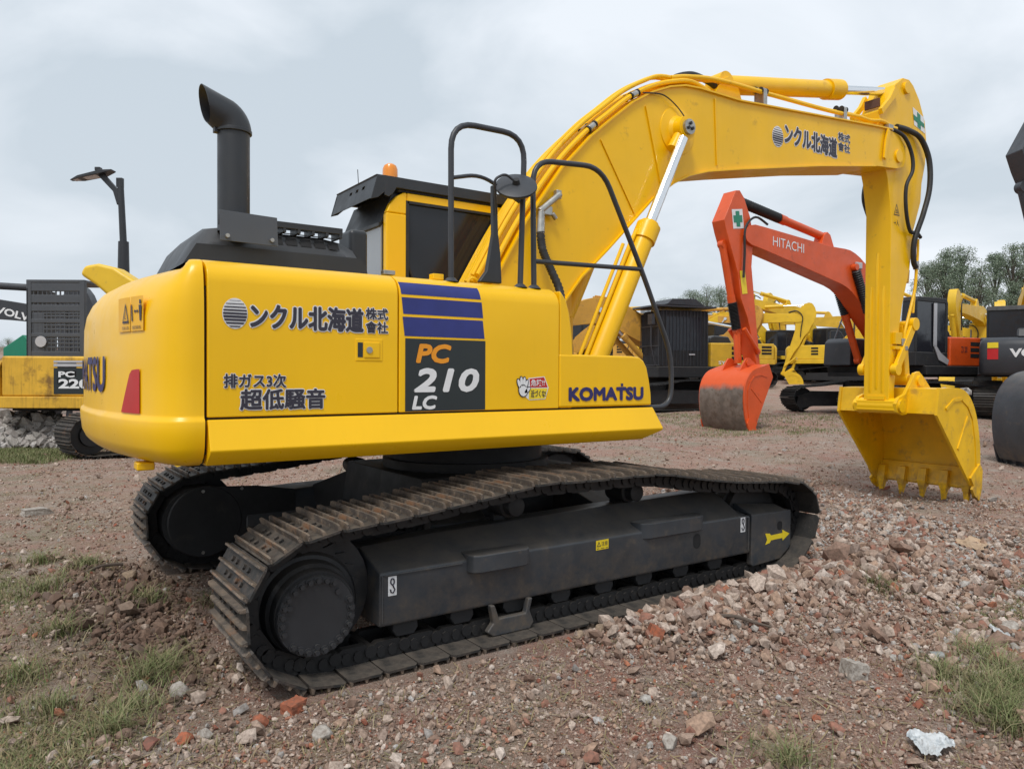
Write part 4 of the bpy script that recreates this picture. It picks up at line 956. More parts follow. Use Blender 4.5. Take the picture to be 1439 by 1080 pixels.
def make_front(root, boom_mat, arm_mat, bucket_mat, db=0, da=0, dk=0, back_mat=None, hose='rubber', boots=False, bw=.2, rod='chrome', cyl_mat=None, with_bucket=True, z=0, thick=0, pointed=False, buck_w=.595):
    """boom, arm and bucket turned by db, da, dk radians from the pose of the reference machine"""
    F1 = (FT[0], FT[1] + z); cyl_mat = cyl_mat or boom_mat
    bm_ = rot_map(FT, F1, db); tip = bm_(*TP)
    am_ = rot_map(TP, tip, da); pin = am_(*BPN)
    km_ = rot_map(BPN, pin, da + dk)
    lo_ = [(p[0] + .5 * thick * w_, p[1] - thick * w_) for p, w_ in zip(bp_lo, [0, .2, .5, .8, 1, 1, 1, 1, 1, 1, .8, .6, .3, .1, 0, 0])]
    ap = arm_poly if not pointed else arm_poly[:4] + [(5.60, 4.0), (5.66, 4.5), (5.80, 4.9), (5.92, 5.06), (6.05, 5.06), (6.50, 4.45), (6.45, 4.2), (6.28, 3.6), (6.2, 3.3)] + arm_poly[20:]
    b = MB().prism([bm_(*p) for p in bp_up + lo_], -bw, bw).build('boom', boom_mat, root, bevel=.01, angle=25)
    a = MB().prism([am_(*p) for p in ap], -.17, .17).build('arm', arm_mat, root, bevel=.01, angle=25)
    m = MB(); m.prism([bm_(*p) for p in ((2.60, 4.05), (3.15, 4.06), (3.02, 4.38), (2.90, 4.46), (2.78, 4.40))], -.13, .13); m.build('cylinder_bracket', boom_mat, b, bevel=.01)
    m = MB(); q = am_(5.80, 1.13); m.cyly(q[0], q[1], -.23, .23, .09, 16); q = am_(5.80, 1.56); m.cyly(q[0], q[1], -.22, .22, .06, 12); m.build('arm_pins', arm_mat, a)
    def V(p, y=0): return Vector((p[0], y, p[1]))
    def cyl(p0, p1, frac, r_, nm, y=0, par=root):
        p0, p1 = V(p0, y), V(p1, y); e = p0.lerp(p1, frac)
        m = MB(); m.tube([p0, p0.lerp(e, .9)], r_, 16); m.tube([p0.lerp(e, .88), e], r_ * 1.15, 16); m.cyly(p0.x, p0.z, y - .07, y + .07, r_ * 1.1, 16)
        c = m.build(nm, cyl_mat, par, angle=40)
        m = MB(); m.tube([e, p1], .045, 12); m.cyly(p1.x, p1.z, y - .06, y + .06, .08, 14); m.build('piston_rod', rod if not boots else cyl_mat, c)
        if boots:
            pts = []; rad = []
            for k in range(41): pts.append(p0.lerp(p1, frac + (.97 - frac) * k / 40)); rad.append(.115 if k % 2 else .085)
            MB().tube(pts, rad, 14).build('rubber_boot', 'rubber', c, angle=80)
        return c
    for s in (-1, 1): cyl((.93, 1.42 + z), bm_(2.06, 3.66), .52, .09, 'boom_cylinder', s * .31)
    cyl(bm_(2.88, 4.36), am_(6.04, 4.93), .50 if boots else .62, .095, 'arm_cylinder')
    cyl(am_(6.42, 3.95), am_(6.20, 2.05) if dk == 0 else tuple(np.add(am_(6.20, 2.05), (0, 0))), .66, .08, 'bucket_cylinder')
    for s in (-1, 1):
        MB().tube([V(am_(6.19, 2.11), s * .2), V(am_(5.80, 1.56), s * .2)], .05, 8).build('bucket_link', arm_mat, root)
    m = MB(); m.tube([V(am_(6.19, 2.11)), V(km_(6.21, 1.43))], .08, 8); m.build('connecting_rod', arm_mat, root)
    for y, h in ((-.12, .05), (.12, .05), (0, .07)):
        P = offs(bp_up[1:9], h); P = [(*[bm_(p.x, p.z)][0], y) for p in P]; P = [Vector((p[0], p[2], p[1])) for p in P]
        MB().tube(spline(P, 3), .025, 8).build('hydraulic_pipe', boom_mat, b)
    P = [bm_(5.2, 4.38), bm_(5.6, 4.50), am_(5.9, 4.25), am_(6.0, 3.7), am_(6.1, 3.2)]
    for y in (-.22, .22): MB().tube(spline([V(p, y) for p in P], 5), .026, 8).build('arm_hose', hose, b)
    if with_bucket:
        make_bucket(root, lambda x, y, z_: (km_(x, z_)[0], y, km_(x, z_)[1]), mat=bucket_mat, back_mat=back_mat, w=buck_w)
    return b, a, bm_, am_
def make_house(root, body, skirt, cab_mat='dull', hood_mat='charcoal', tail=None, cab_side=1, z=0, frame_mat=None, vents=True, skirt_z=(1.05, 1.27), cab_x=-.60):
    u = empty('upper_body', (0, 0, z)); u.parent = root
    m = MB(); m.prism([(-2.15, 1.27), (-.10, 1.27), (-.08, 1.95), (-.14, 2.02), (-2.15, 2.02)], -1.29, -.5); m.prism([(-2.15, 1.27), (cab_x - .10, 1.27), (cab_x - .10, 2.0), (-2.15, 2.02)], .45, 1.29)
    m.build('engine_housing', body, u, bevel=.04, seg=3)
    m = MB(); m.prism([(-.08, 1.27), (.68, 1.27), (.62, 1.55), (.5, 1.62), (-.08, 1.62)], -1.29, -.55); m.build('toolbox', body, u, bevel=.03)
    m = MB(); m.prism([(-2.17, skirt_z[1]), (.75, skirt_z[1]), (.70, skirt_z[0]), (-2.17, skirt_z[0])], -1.33, 1.33); m.build('sill', skirt, u, bevel=.02)
    # counterweight: same plan curve, plain offset
    m = MB(); secs = []
    for zz, off in ((1.04, -.16), (1.06, -.05), (1.12, 0), (1.80, 0), (1.92, -.05), (1.99, -.14), (2.0, -.2)):
        k = 1 + off / 2.5; secs.append([(max(x * k, x - 9), y * k, zz) for x, y in full])
    n = len(full); vs = [p for q in secs for p in q]; fs = []
    for kk in range(len(secs) - 1):
        for i in range(n - 1): fs.append((kk * n + i, kk * n + i + 1, (kk + 1) * n + i + 1, (kk + 1) * n + i))
    fs += [tuple(range(n)), tuple((len(secs) - 1) * n + i for i in range(n)), tuple([k * n for k in range(len(secs))] + [k * n + n - 1 for k in range(len(secs) - 1, -1, -1)])]
    m.add(vs, fs); cw_ = m.build('counterweight', tail or body, u, angle=50)
    m = MB(); m.prism([(-2.1, 2.02), (-1.2, 2.02), (-1.25, 2.22), (-1.4, 2.27), (-1.95, 2.25)], -.85, .5); m.build('engine_hood', hood_mat, u, bevel=.05, seg=3)
    m = MB(); m.tube([(-1.7, -.5, 2.2), (-1.7, -.5, 2.55), (-1.78, -.5, 2.66)], .06, 12); m.build('exhaust_pipe', 'charcoal', u)
    c = empty('cab', (0, 0, 0)); c.parent = u
    m = MB(); fm = frame_mat or cab_mat
    x0, x1, y0, y1 = cab_x, 1.10, .28, 1.28
    m.box(x0, x1, y0, y1, 1.27, 1.60)
    for (a, b_) in ((x0, x0 + .10), (.22, .30), (x1 - .06, x1)):
        for (p, q_) in ((y0, y0 + .05), (y1 - .05, y1)): m.box(a, b_, p, q_, 1.60, 2.86)
    m.prism([(x0, 2.82), (x1 - .02, 2.82), (x1 - .08, 2.93), (x0 + .06, 2.95)], y0, y1)
    m.build('cab_shell', fm, c, bevel=.02)
    m = MB(); m.box(x0 + .04, x1 - .04, y0 + .02, y1 - .02, 1.58, 2.83); m.build('cab_glass', 'glass', c)
    if vents:
        m = MB()
        for k in range(3): m.box(-2.0, -1.45, 1.288, 1.296, 1.50 + k * .15, 1.60 + k * .15); m.box(-1.1, -.75, -1.296, -1.288, 1.50 + k * .15, 1.60 + k * .15)
        m.build('vent_louvre', 'deep', u)
    m = MB(); m.tube(fillet([(-.2, -1.15, 2.0), (-.2, -1.15, 2.75), (.25, -1.15, 2.75), (.75, -1.15, 1.9), (.75, -1.15, 1.3)], .12), .02, 8); m.build('handrail', 'rail', u)
    m = MB(); m.box(-2.0, .9, -1.2, 1.2, 1.0, 1.1); m.tube([(0, 0, .8), (0, 0, 1.02)], .6, 24); m.build('deck_frame', 'deep', u)
    return u, c, cw_
def place_ls(l, s):                            # lateral / forward distances from where the photographer stands
    v = np.array([CAMP.x, CAMP.y]) + RTV * l + AXV * s; return float(v[0]), float(v[1])
def heading(l, s):                             # world angle of a plan direction given as lateral / forward
    v = RTV * l + AXV * s; return math.atan2(v[1], v[0])
def machine(label, l, s, hdg, slew=0, zoff=0, scale=1, group=None, shoes='dull', cat='excavator'):
    x, y = place_ls(l, s); root = empty('excavator', (x, y, float(gz(x, y, False)) + zoff), hdg); tag(root, label, cat, group); root.scale = (scale,) * 3
    uc = empty('undercarriage', (0, 0, 0), slew); uc.parent = root
    for q in (-1, 1):
        bg_track(uc, q, shoes)
    m = MB(); m.prism([(-.75, .45), (.75, .45), (.65, .85), (-.65, .85)], -1.0, 1.0); m.build('car_body', 'deep', uc)
    return root

# --- orange machine facing the camera's left
og = machine('orange excavator with white boom lettering, its worn grey bucket set down on the dirt', 10.62, 21.2, heading(-.838, -.546), slew=R(-22), scale=1.076, zoff=.03)
b, a, bm_, am_ = make_front(og, 'orange', 'orange', 'orange', db=R(-.5), da=R(-8), dk=R(-8), back_mat='worn', boots=True, bw=.24, thick=.13, pointed=True)
u, c, cw_ = make_house(og, 'orange', 'dull', frame_mat='dull', tail='orange', cab_x=-.36)
pl_ = lambda f, y: (lambda uu, w: (f(uu, w)[0], y, f(uu, w)[1]))
text_mesh('HITACHI', (5.05, 3.95, 3.84, 4.05), lambda uu, w: (bm_(uu, w - (uu - 3.8) * -.07)[0], .247, bm_(uu, w - (uu - 3.8) * -.07)[1]), 'maker_lettering', 'white', b)
q = am_; k = MB().add([(q(5.90, 4.66)[0], .176, q(5.90, 4.66)[1]), (q(6.24, 4.66)[0], .176, q(6.24, 4.66)[1]), (q(6.24, 4.25)[0], .176, q(6.24, 4.25)[1]), (q(5.90, 4.25)[0], .176, q(5.90, 4.25)[1])], [(0, 1, 2, 3)]).build('cross_decal', 'white', a)
m = MB()
for x0, x1, z0, z1 in ((6.01, 6.13, 4.29, 4.62), (5.93, 6.21, 4.38, 4.53)):
    P = [q(x0, z0), q(x1, z0), q(x1, z1), q(x0, z1)]; m.add([(p[0], .180 + (x1 - x0) * .005, p[1]) for p in P], [(0, 1, 2, 3)])
m.build('cross_mark', 'green', k, smooth=False)
P = [q(5.98, 3.35), q(6.15, 3.35), q(6.13, 2.85), q(5.96, 2.85)]; MB().add([(p[0], .176, p[1]) for p in P], [(0, 1, 2, 3)]).build('caution_sticker', 'yvinyl', a)
P = bm_(1.85, 3.72); MB().box(P[0] - .12, P[0] + .12, .23, .30, P[1] - .08, P[1] + .08).build('work_lamp', 'silver', b, bevel=.02)
m = MB(); m.box(.20, .34, 1.286, 1.30, 1.75, 2.80); m.prism([(.20, 1.75), (.34, 1.78), (.10, 1.42), (-.32, 1.30), (-.38, 1.42), (.02, 1.60)], 1.286, 1.30); m.build('door_stripe', 'silver', c)
text_mesh('ZX 200', (-.98, -1.28, 1.62, 1.78), lambda uu, w: (uu, 1.297, w), 'model_lettering', 'ink', u)
m = MB(); m.prism([(.2, 1.28), (1.0, 1.28), (.95, 1.9), (.8, 2.0), (.25, 2.0)], -1.28, -.5); m.build('front_cover', 'volvo', u, bevel=.04)

# --- black caged machine with orange-yellow housing
sy = machine('black tracked excavator with barred cab guard, yellow rear housing and a yellow boom reaching left', 4.85, 23.6, heading(-.93, -.37), slew=R(0))
make_front(sy, 'oldyel', 'oldyel', 'oldyel', db=R(-19), da=R(-30), dk=R(20), bw=.28, with_bucket=False)
u, c, cw_ = make_house(sy, 'byel', 'dull', frame_mat='dull', tail='byel')
m = MB()
for k_ in range(15): m.box(1.12, 1.14, .28 + k_ * .07, .295 + k_ * .07, 1.3, 3.05)
for k_ in range(4): m.box(1.115, 1.145, .24, 1.30, 1.3 + k_ * .57, 1.33 + k_ * .57)
for k_ in range(14): m.box(-.55 + k_ * .12, -.535 + k_ * .12, 1.30, 1.315, 1.3, 2.95)
m.prism([(-.8, 3.02), (1.35, 3.02), (1.32, 3.07), (-.75, 3.07)], .1, 1.42); m.prism([(-.5, 3.10), (.8, 3.12), (.6, 3.28), (-.2, 3.30)], .3, 1.2)
m.build('cab_guard', 'volvo', c)
m = MB(); m.prism([(-.55, 1.29), (1.08, 1.29), (1.08, 2.9), (-.55, 2.9)], 1.27, 1.29); m.build('cab_door', 'dull', c); MB().box(-.35, .9, 1.29, 1.296, 1.75, 2.75).build('door_glass', 'glass', c); MB().box(-.1, .1, 1.296, 1.32, 1.62, 1.66).build('door_handle', 'silver', c); m = MB(); m.tube(fillet([(1.2, 1.2, 1.3), (1.35, 1.2, 1.9), (1.35, 1.2, 2.5)], .1), .02, 8); m.box(1.30, 1.40, 1.1, 1.32, 2.5, 2.8); m.build('side_mirror', 'rail', c)
m = MB(); m.box(-2.1, 1.2, -1.3, 1.36, .95, 1.28); m.build('skirt', 'dull', u, bevel=.03)
text_mesh('SY215C', (-.95, -1.75, 1.36, 1.46), lambda uu, w: (uu, 1.31, w), 'model_lettering', 'white', u, bold=.02)

# --- sandy arm of a machine parked behind it
sd_ = machine('weathered sandy yellow excavator whose folded arm peeks over the boom behind the main cylinder', 2.35, 29.5, heading(.80, -.60))
make_front(sd_, 'oldyel', 'oldyel', 'oldyel', db=R(-24), da=R(-14), dk=R(10), bw=.24)
make_house(sd_, 'oldyel', 'dull')

# --- lemon machines in the middle distance
y1_ = machine('bright lemon yellow excavator whose bent boom shows beside the orange arm', 9.5, 42, heading(.93, -.36), slew=0)
make_front(y1_, 'lemon', 'lemon', 'lemon', db=R(-8), da=R(-16), dk=R(0)); make_house(y1_, 'lemon', 'lemon', tail='lemon')
y2_ = machine('smaller lemon yellow excavator standing farther back under the orange boom', 17.6, 43, heading(-.86, -.5))
make_front(y2_, 'lemon', 'lemon', 'lemon', db=R(0), da=R(-10)); make_house(y2_, 'lemon', 'lemon', tail='lemon')

# --- slate machine at the right showing its back
vo = machine('slate grey excavator at the right edge with white lettering across its rear counterweight', 14.5, 20.6, heading(.60, .80), slew=R(6), shoes='shoe', zoff=.08)
make_front(vo, 'volvo', 'volvo', 'volvo', db=R(-24), da=R(-30), dk=R(10)); u, c, cw_ = make_house(vo, 'volvo', 'volvo', tail='volvo')
text_mesh('VOLVO', (.62, -.62, 1.50, 1.72), lambda uu, w: cwpos(uu, w, .01), 'rear_lettering', 'white', cw_, bold=.04)
for s_ in (-1, 1):
    ya, yb = (.86, 1.10) if s_ > 0 else (-1.10, -.86)
    for nm, z0, z1, mt_ in (('tail_reflector', 1.45, 1.72, 'red'), ('caution_sticker', 1.74, 1.88, 'yvinyl')):
        m = MB(); vs = []; fs = []
        for i in range(5):
            y = ya + (yb - ya) * i / 4; vs += [cwpos(y, z0, .01), cwpos(y, z1, .01)]
        m.add(vs, [(2 * i, 2 * i + 2, 2 * i + 3, 2 * i + 1) for i in range(4)]).build(nm, mt_, cw_)

# --- yellow boom beyond it
yb_ = machine('golden yellow excavator standing behind the slate machine, its curved boom against the trees', 21.4, 33, heading(-.55, -.83))
make_front(yb_, 'lemon', 'lemon', 'lemon', db=R(-14), da=R(-30), bw=.3); make_house(yb_, 'lemon', 'lemon', tail='lemon')

# --- black machine just outside the right edge: its hanging arm and bucket come into view
bk_ = machine('black excavator cut by the right edge, only its hanging arm and big black bucket visible', 15.30, 12.35, heading(-.999, -.038), scale=1.126)
make_front(bk_, 'volvo', 'volvo', 'volvo', buck_w=.45, pointed=True, db=R(.9), da=R(-8), dk=R(-2), back_mat='frame'); make_house(bk_, 'volvo', 'dull')

# --- rusty PC 220 on the left
rp = machine('rusty yellow excavator on the left with a tall perforated cab guard', -7.34, 15.3, math.atan2(RTV[1], RTV[0]), slew=R(50), shoes='shoe')
make_front(rp, 'rusty', 'rusty', 'rusty', db=R(-27), da=R(-50)); u, c, cw_ = make_house(rp, 'rusty', 'rusty', tail='rusty', z=-.26)
for ch in list(u.children):
    if ch.name.startswith(('engine_hood', 'exhaust_pipe')): bpy.data.objects.remove(ch)
place = lambda uu, w: (uu, -1.296, w)
k = MB().add([place(-1.17, 1.32), place(-.45, 1.32), place(-.45, 1.80), place(-1.17, 1.80)], [(0, 1, 2, 3)]).build('model_plate', 'blackdecal', u)
place = lambda uu, w: (uu, -1.301, w)
text_mesh('PC', (-1.08, -.78, 1.63, 1.74), place, 'model_lettering', 'white', k, bold=.04); text_mesh('220', (-1.08, -.50, 1.42, 1.60), place, 'model_lettering', 'white', k, bold=.04)
for z0, z1 in ((1.83, 1.88), (1.90, 1.94)): MB().add([(-1.17, -1.297, z0), (-.45, -1.297, z0), (-.45, -1.297, z1), (-1.17, -1.297, z1)], [(0, 1, 2, 3)]).build('blue_stripe', 'silver', u)
m = MB()                                       # perforated guard: frame, cross bars and punched sheet strips
gx0, gx1, gy = -2.32, -1.16, -.30
m.box(gx0, gx0 + .10, gy, gy + .10, 2.0, 3.52); m.box(gx1 - .10, gx1, gy, gy + .10, 2.0, 3.52)
for z0, z1 in ((2.0, 2.14), (2.42, 2.50), (2.70, 2.78), (2.93, 3.06), (3.10, 3.26), (3.33, 3.54)): m.box(gx0 + .05, gx1 - .05, gy + .01, gy + .06, z0, z1)
for k_ in range(12): x = gx0 + .12 + k_ * .088; m.box(x, x + .030, gy + .02, gy + .05, 2.1, 3.52)
for z0 in (2.2, 2.28, 2.36, 2.56, 2.64, 2.82, 2.88): m.box(gx0 + .1, gx1 - .1, gy + .02, gy + .05, z0, z0 + .028)
m.box(gx0 + .1, gx0 + .35, gy + .02, gy + .05, 2.1, 2.9)
m.box(gx0, gx1, gy, gy + .9, 3.50, 3.56); m.box(gx0, gx0 + .05, gy, gy + .9, 2.0, 3.4)
m.build('cab_guard', 'plate', u, bevel=.012)
MB().lathe_y(gx0 + .30, 2.33, [(gy - .02, .11), (gy - .005, .11), (gy - .004, .06)], 24).build('guard_mirror', 'silver', u)
# slate boom reaching in behind it from the left
sb = machine('slate grey excavator behind the rusty one at the left edge, white lettering on its boom', -18.2, 20.4, heading(1, 0))
b, a, bm_, am_ = make_front(sb, 'volvo', 'volvo', 'volvo', db=R(-14), da=R(-8)); make_house(sb, 'volvo', 'volvo')
text_mesh('VOLVO', (4.0, 5.2, 3.82, 4.02), lambda uu, w: (bm_(uu, w)[0], -.206, bm_(uu, w)[1]), 'maker_lettering', 'white', b, bold=.03)
# yellow arm end poking out past the counterweight
x, y = place_ls(-5.3, 10.2)
m = MB(); zc = float(gz(x, y, False)); sa = empty('arm_end', (x, y, zc), math.atan2(RTV[1], RTV[0])); tag(sa, 'rounded yellow steel arm end sticking out from behind the counterweight beside the lamp post', 'machine arm')
m.prism([(-.46, 2.78), (-.40, 2.90), (-.22, 2.93), (.0, 2.88), (.35, 2.66), (.9, 2.45), (1.2, 2.2), (.5, 2.2), (0, 2.42), (-.25, 2.64)], -.16, .16); m.build('arm_beam', 'lemon', sa, bevel=.05, seg=3)
m = MB(); m.prism([(.6, 2.3), (1.1, 2.3), (1.25, .0), (.8, .0)], -.14, .14); m.build('arm_mount', 'lemon', sa, bevel=.04)

# ================================================================== STREET LAMP
x, y = place_ls(-8.75, 17.0); zl = float(gz(x, y, False))
lp = empty('street_lamp', (x, y, zl), math.atan2(RTV[1], RTV[0])); tag(lp, 'tall dark street lamp with a flat solar head leaning left above the counterweight', 'street lamp')
m = MB(); m.tube([(0, 0, 0), (0, 0, 3.55)], [.10, .095], 16); m.tube([(0, 0, 3.50), (0, 0, 4.30)], [.125, .11], 16); m.build('pole', 'charcoal', lp)
m = MB(); m.tube([(0, 0, 4.2), (-.07, 0, 5.70)], [.075, .065], 14); m.box(-.14, -.01, -.05, .05, 5.52, 5.72); m.build('upper_pole', 'charcoal', lp)
m = MB(); m.prism([(-.13, 5.12), (-.06, 5.20), (-.10, 5.45), (-.46, 5.86), (-.60, 5.90), (-.58, 5.80), (-.22, 5.42)], -.04, .04); m.build('lamp_arm', 'charcoal', lp, bevel=.01)
m = MB(); m.bridge([[(-1.17, -.05, 5.66), (-1.17, .05, 5.66), (-1.17, .05, 5.68), (-1.17, -.05, 5.68)], [(-.95, -.16, 5.69), (-.95, .16, 5.69), (-.95, .16, 5.745), (-.95, -.16, 5.745)], [(-.45, -.17, 5.79), (-.45, .17, 5.79), (-.45, .17, 5.87), (-.45, -.17, 5.87)], [(-.22, -.10, 5.875), (-.22, .10, 5.875), (-.22, .10, 5.90), (-.22, -.10, 5.90)]])
m.build('lamp_head', 'charcoal', lp, bevel=.006)
MB().add([(-1.10, -.08, 5.664), (-.55, -.14, 5.765), (-.55, .14, 5.765), (-1.10, .08, 5.664)], [(0, 1, 2, 3)]).build('lamp_lens', 'silver', lp)
m = MB(); m.bridge([[(-.95, -.35, 5.78), (.0, -.35, 5.98), (.0, .35, 5.98), (-.95, .35, 5.78)], [(-.95, -.35, 5.795), (.0, -.35, 5.995), (.0, .35, 5.995), (-.95, .35, 5.795)]]) if False else m
MB().box(-.62, -.50, -.06, .06, 5.88, 5.96).build('bracket', 'charcoal', lp, bevel=.01)
# small green tarpaulin hut behind the rusty machine
x, y = place_ls(-16.3, 25.5); zc = float(gz(x, y, False))
m = MB(); m.prism([(-.5, 0), (.5, 0), (.5, 2.0), (.15, 2.35), (-.5, 1.9)], -.6, .6); hut = m.build('hut', 'green', None, bevel=.02); hut.location = (x, y, zc); hut.rotation_euler = (0, 0, math.atan2(RTV[1], RTV[0]))
tag(hut, 'small green tarpaulin hut between the rusty excavator and the far hedge', 'hut')
MB().box(-.2, .25, -.63, -.605, 0, 1.5).build('doorway', 'deep', hut)

# more parked machines closing off the yard
FAR = [(1088, 50, (-.9, -.45), -10, 'lemon', 'far yellow excavator right of the orange bucket, parked in the back row'),
       (1142, 54, (-.75, -.65), 4, 'lemon', 'far yellow excavator just left of the orange cylinder, half hidden in the back row'),
       (1176, 40, (.85, -.5), -16, 'lemon', 'far yellow excavator directly behind the orange front cover'),
       (1235, 47, (-.8, .6), -4, 'byel', 'far dusty yellow excavator behind the main dipper arm'),
       (1330, 44, (-.9, -.4), 6, 'lemon', 'far yellow excavator behind the orange housing, below the poplars'),
       (1392, 38, (-.7, -.7), -6, 'lemon', 'far yellow excavator with its boom rising over the slate counterweight'),
       (1432, 36, (-.5, -.86), 2, 'lemon', 'far yellow excavator at the right edge, its boom high beside the poplars'),
       (1010, 36, (-.9, -.3), -14, 'byel', 'far dusty yellow excavator behind the black caged one'),
       (905, 44, (.8, -.6), -10, 'oldyel', 'far sandy excavator left of the black cage')]
for px_, s_, hd, db_, mt_, lab in FAR:
    f_ = machine(lab, (px_ - 719.5) / 1060 * s_, s_, heading(*hd), group='far excavators parked in the back row')
    make_front(f_, mt_, mt_, mt_, db=R(db_), da=R(-14)); make_house(f_, mt_, mt_, tail=mt_)
HEROES = [
 (('stone', -2.29, -1.27, .055, .045, .045, 'hstone', 'pale pitted stone lying alone behind the rear of the near track', 'stone'), dict(rz=.4, seed=3)),
 (('brick', -1.90, -1.69, .052, .034, .030, 'hbrick', 'small red brick chunk right under the last shoes of the near track', 'brick'), dict(kind='brick', rz=.5, seed=4)),
 (('brick', -2.07, -1.76, .046, .040, .034, 'hbrick', 'rounded orange red brick lump just left of the one by the track', 'brick'), dict(rz=1.0, seed=5)),
 (('brick', -2.37, -1.76, .042, .034, .028, 'hbrick', 'half buried orange brick lump at the lower left below the pale stone', 'brick'), dict(rz=.2, seed=6)),
 (('stone', -2.29, -1.78, .040, .032, .028, 'hstone', 'light stone touching the half buried brick lump at the lower left', 'stone'), dict(rz=2.2, seed=7)),
 (('stone', -1.90, -2.02, .055, .045, .030, 'hstone', 'flat grey stone near the bottom edge below the red brick chunk', 'stone'), dict(rz=.2, seed=8)),
 (('stone', -.79, -2.87, .038, .034, .040, 'hstone', 'whitish upright stone at the bottom edge on bare red dirt', 'stone'), dict(rz=.6, seed=9)),
 (('brick', .08, -1.93, .058, .040, .040, 'hbrick', 'orange broken brick on the stone bank below the track rollers', 'brick'), dict(kind='brick', rz=.9, seed=10, tilt=.4)),
 (('stone', -.13, -1.70, .060, .048, .042, 'tan', 'tan stone leaning on the near track shoes at the start of the bank', 'stone'), dict(rz=.9, seed=11)),
 (('stone', -.26, -1.66, .040, .034, .030, 'tan', 'smaller tan stone on the track side, left of the larger tan one', 'stone'), dict(rz=.1, seed=12)),
 (('brick', 1.66, -1.86, .085, .055, .050, 'dbrick', 'brown angular brick on the bank below the yellow arrow', 'brick'), dict(kind='brick', rz=.3, seed=13, tilt=.25)),
 (('brick', 1.80, -1.98, .060, .050, .035, 'hbrick', 'flat salmon brick shard touching the brown brick below the arrow', 'brick'), dict(rz=.9, seed=14)),
 (('stone', .51, -2.86, .060, .045, .045, 'hstone', 'squarish white block on the gravel at the lower right', 'stone'), dict(kind='brick', rz=1.1, seed=15, tilt=.2)),
 (('brick', -.07, -3.04, .024, .02, .018, 'hbrick', 'tiny bright red brick bit at the bottom, left of the plastic litter', 'brick'), dict(rz=.4, seed=16)),
 (('stone', -2.58, 4.31, .15, .08, .045, 'hstone', 'flat pale slab lying far left on the dirt beyond the far track', 'stone'), dict(kind='brick', rz=.2, seed=17)),
 (('stone', -2.22, .83, .065, .05, .04, 'tan', 'brown rounded stone beside the rear of the far track', 'stone'), dict(rz=.5, seed=18)),
 (('brick', -2.49, -1.73, .048, .036, .022, 'dbrick', 'dull red flat brick piece in the lower left corner', 'brick'), dict(rz=1.5, seed=19)),
 (('stone', 1.9, -3.0, .075, .05, .04, 'hstone', 'long bluish grey stone at the right edge above the green grass', 'stone'), dict(rz=.2, seed=20)),
]
TUFTS = [(-2.33, -.95), (-2.28, -.85), (-2.40, -1.02), (-2.67, 1.93), (-2.88, -.72), (-2.7, -.2), (.70, -3.40), (.62, -3.52), (.80, -3.38), (.88, -3.28), (.75, -3.55), (.95, -3.4), (.58, -3.42), (1.05, -3.35), (.5, -3.56), (.85, -3.5), (-.5, -3.2), (.87, -3.12), (-1.75, .1), (-2.58, -1.53), (-2.5, -1.35), (-2.72, .9), (-2.78, -1.15), (1.2, -3.25), (1.15, -3.45), (1.3, -3.1), (-2.45, 1.2), (-2.2, .2), (1.9, -2.2)]
TREES = []
for i_, (px_, top_, s_) in enumerate(((1302, 372, 84), (1326, 352, 80), (1350, 350, 82), (1374, 372, 78), (1397, 358, 83), (1420, 347, 79), (1446, 342, 80), (1478, 350, 84))):
    l_ = (px_ - 719.5) / 1060 * s_; H_ = (528 - top_) / 1060 * s_ + 1.478 - .036 * (s_ - 9.5)
    TREES.append((l_, s_, H_ + .3, 3.0, ['grey green roadside poplar beside the dipper arm, first of the right hand row', 'tall poplar second from the left in the right hand row', 'broad poplar above the orange housing', 'lower poplar in the dip of the right hand row', 'poplar above the yellow boom at the right', 'tallest poplar near the right edge', 'poplar touching the right edge of the picture', 'poplar beyond the right edge of the row'][i_], 50 + i_, 'poplars beyond the yard at the right'))
for i_, (px_, top_, s_) in enumerate(((932, 425, 98), (952, 420, 95), (972, 412, 96), (992, 404, 93), (1012, 408, 95), (1034, 420, 98), (1052, 428, 99))):
    l_ = (px_ - 719.5) / 1060 * s_; H_ = (528 - top_) / 1060 * s_ + 1.478 - .036 * (s_ - 9.5)
    TREES.append((l_, s_, H_ + .3, 3.0, ['small distant tree at the left end of the middle clump', 'distant tree right above the black cab guard', 'distant tree in the middle of the centre clump', 'tallest distant tree of the centre clump', 'distant tree just left of the orange arm', 'distant tree behind the orange arm', 'low distant tree right of the orange arm'][i_], 70 + i_, 'distant trees in the centre'))
for i_, (px_, top_, s_) in enumerate(((-6, 488, 112), (12, 484, 110), (30, 488, 113), (48, 494, 112))):
    l_ = (px_ - 719.5) / 1060 * s_; H_ = (528 - top_) / 1060 * s_ + 1.478 - .036 * (s_ - 14)
    TREES.append((l_, s_, H_ + .3, 2.0, ['low bushy tree at the left edge above the rusty excavator', 'highest of the low bushy trees at the far left', 'low bushy tree left of the green hut', 'low bushy tree behind the green hut'][i_], 90 + i_, 'low trees at the far left'))

for i_, px_ in enumerate((1075, 1105, 1132, 1160, 1190, 1225)):
    s_ = 118 + 3 * (i_ % 3); l_ = (px_ - 719.5) / 1060 * s_; H_ = (528 - (480 + 5 * (i_ % 3))) / 1060 * s_ + 1.478 - .036 * (s_ - 9.5)
    TREES.append((l_, s_, max(1.8, H_ + .5), 2.8, ['low far tree right of the orange dipper arm', 'low far tree under the nearer lemon boom', 'low far tree between the two lemon booms', 'low far tree beyond the smaller lemon machine', 'low far tree under the orange boom', 'low far tree hidden mostly by the main dipper arm'][i_], 110 + i_, 'low trees on the far edge of the yard', 4000))

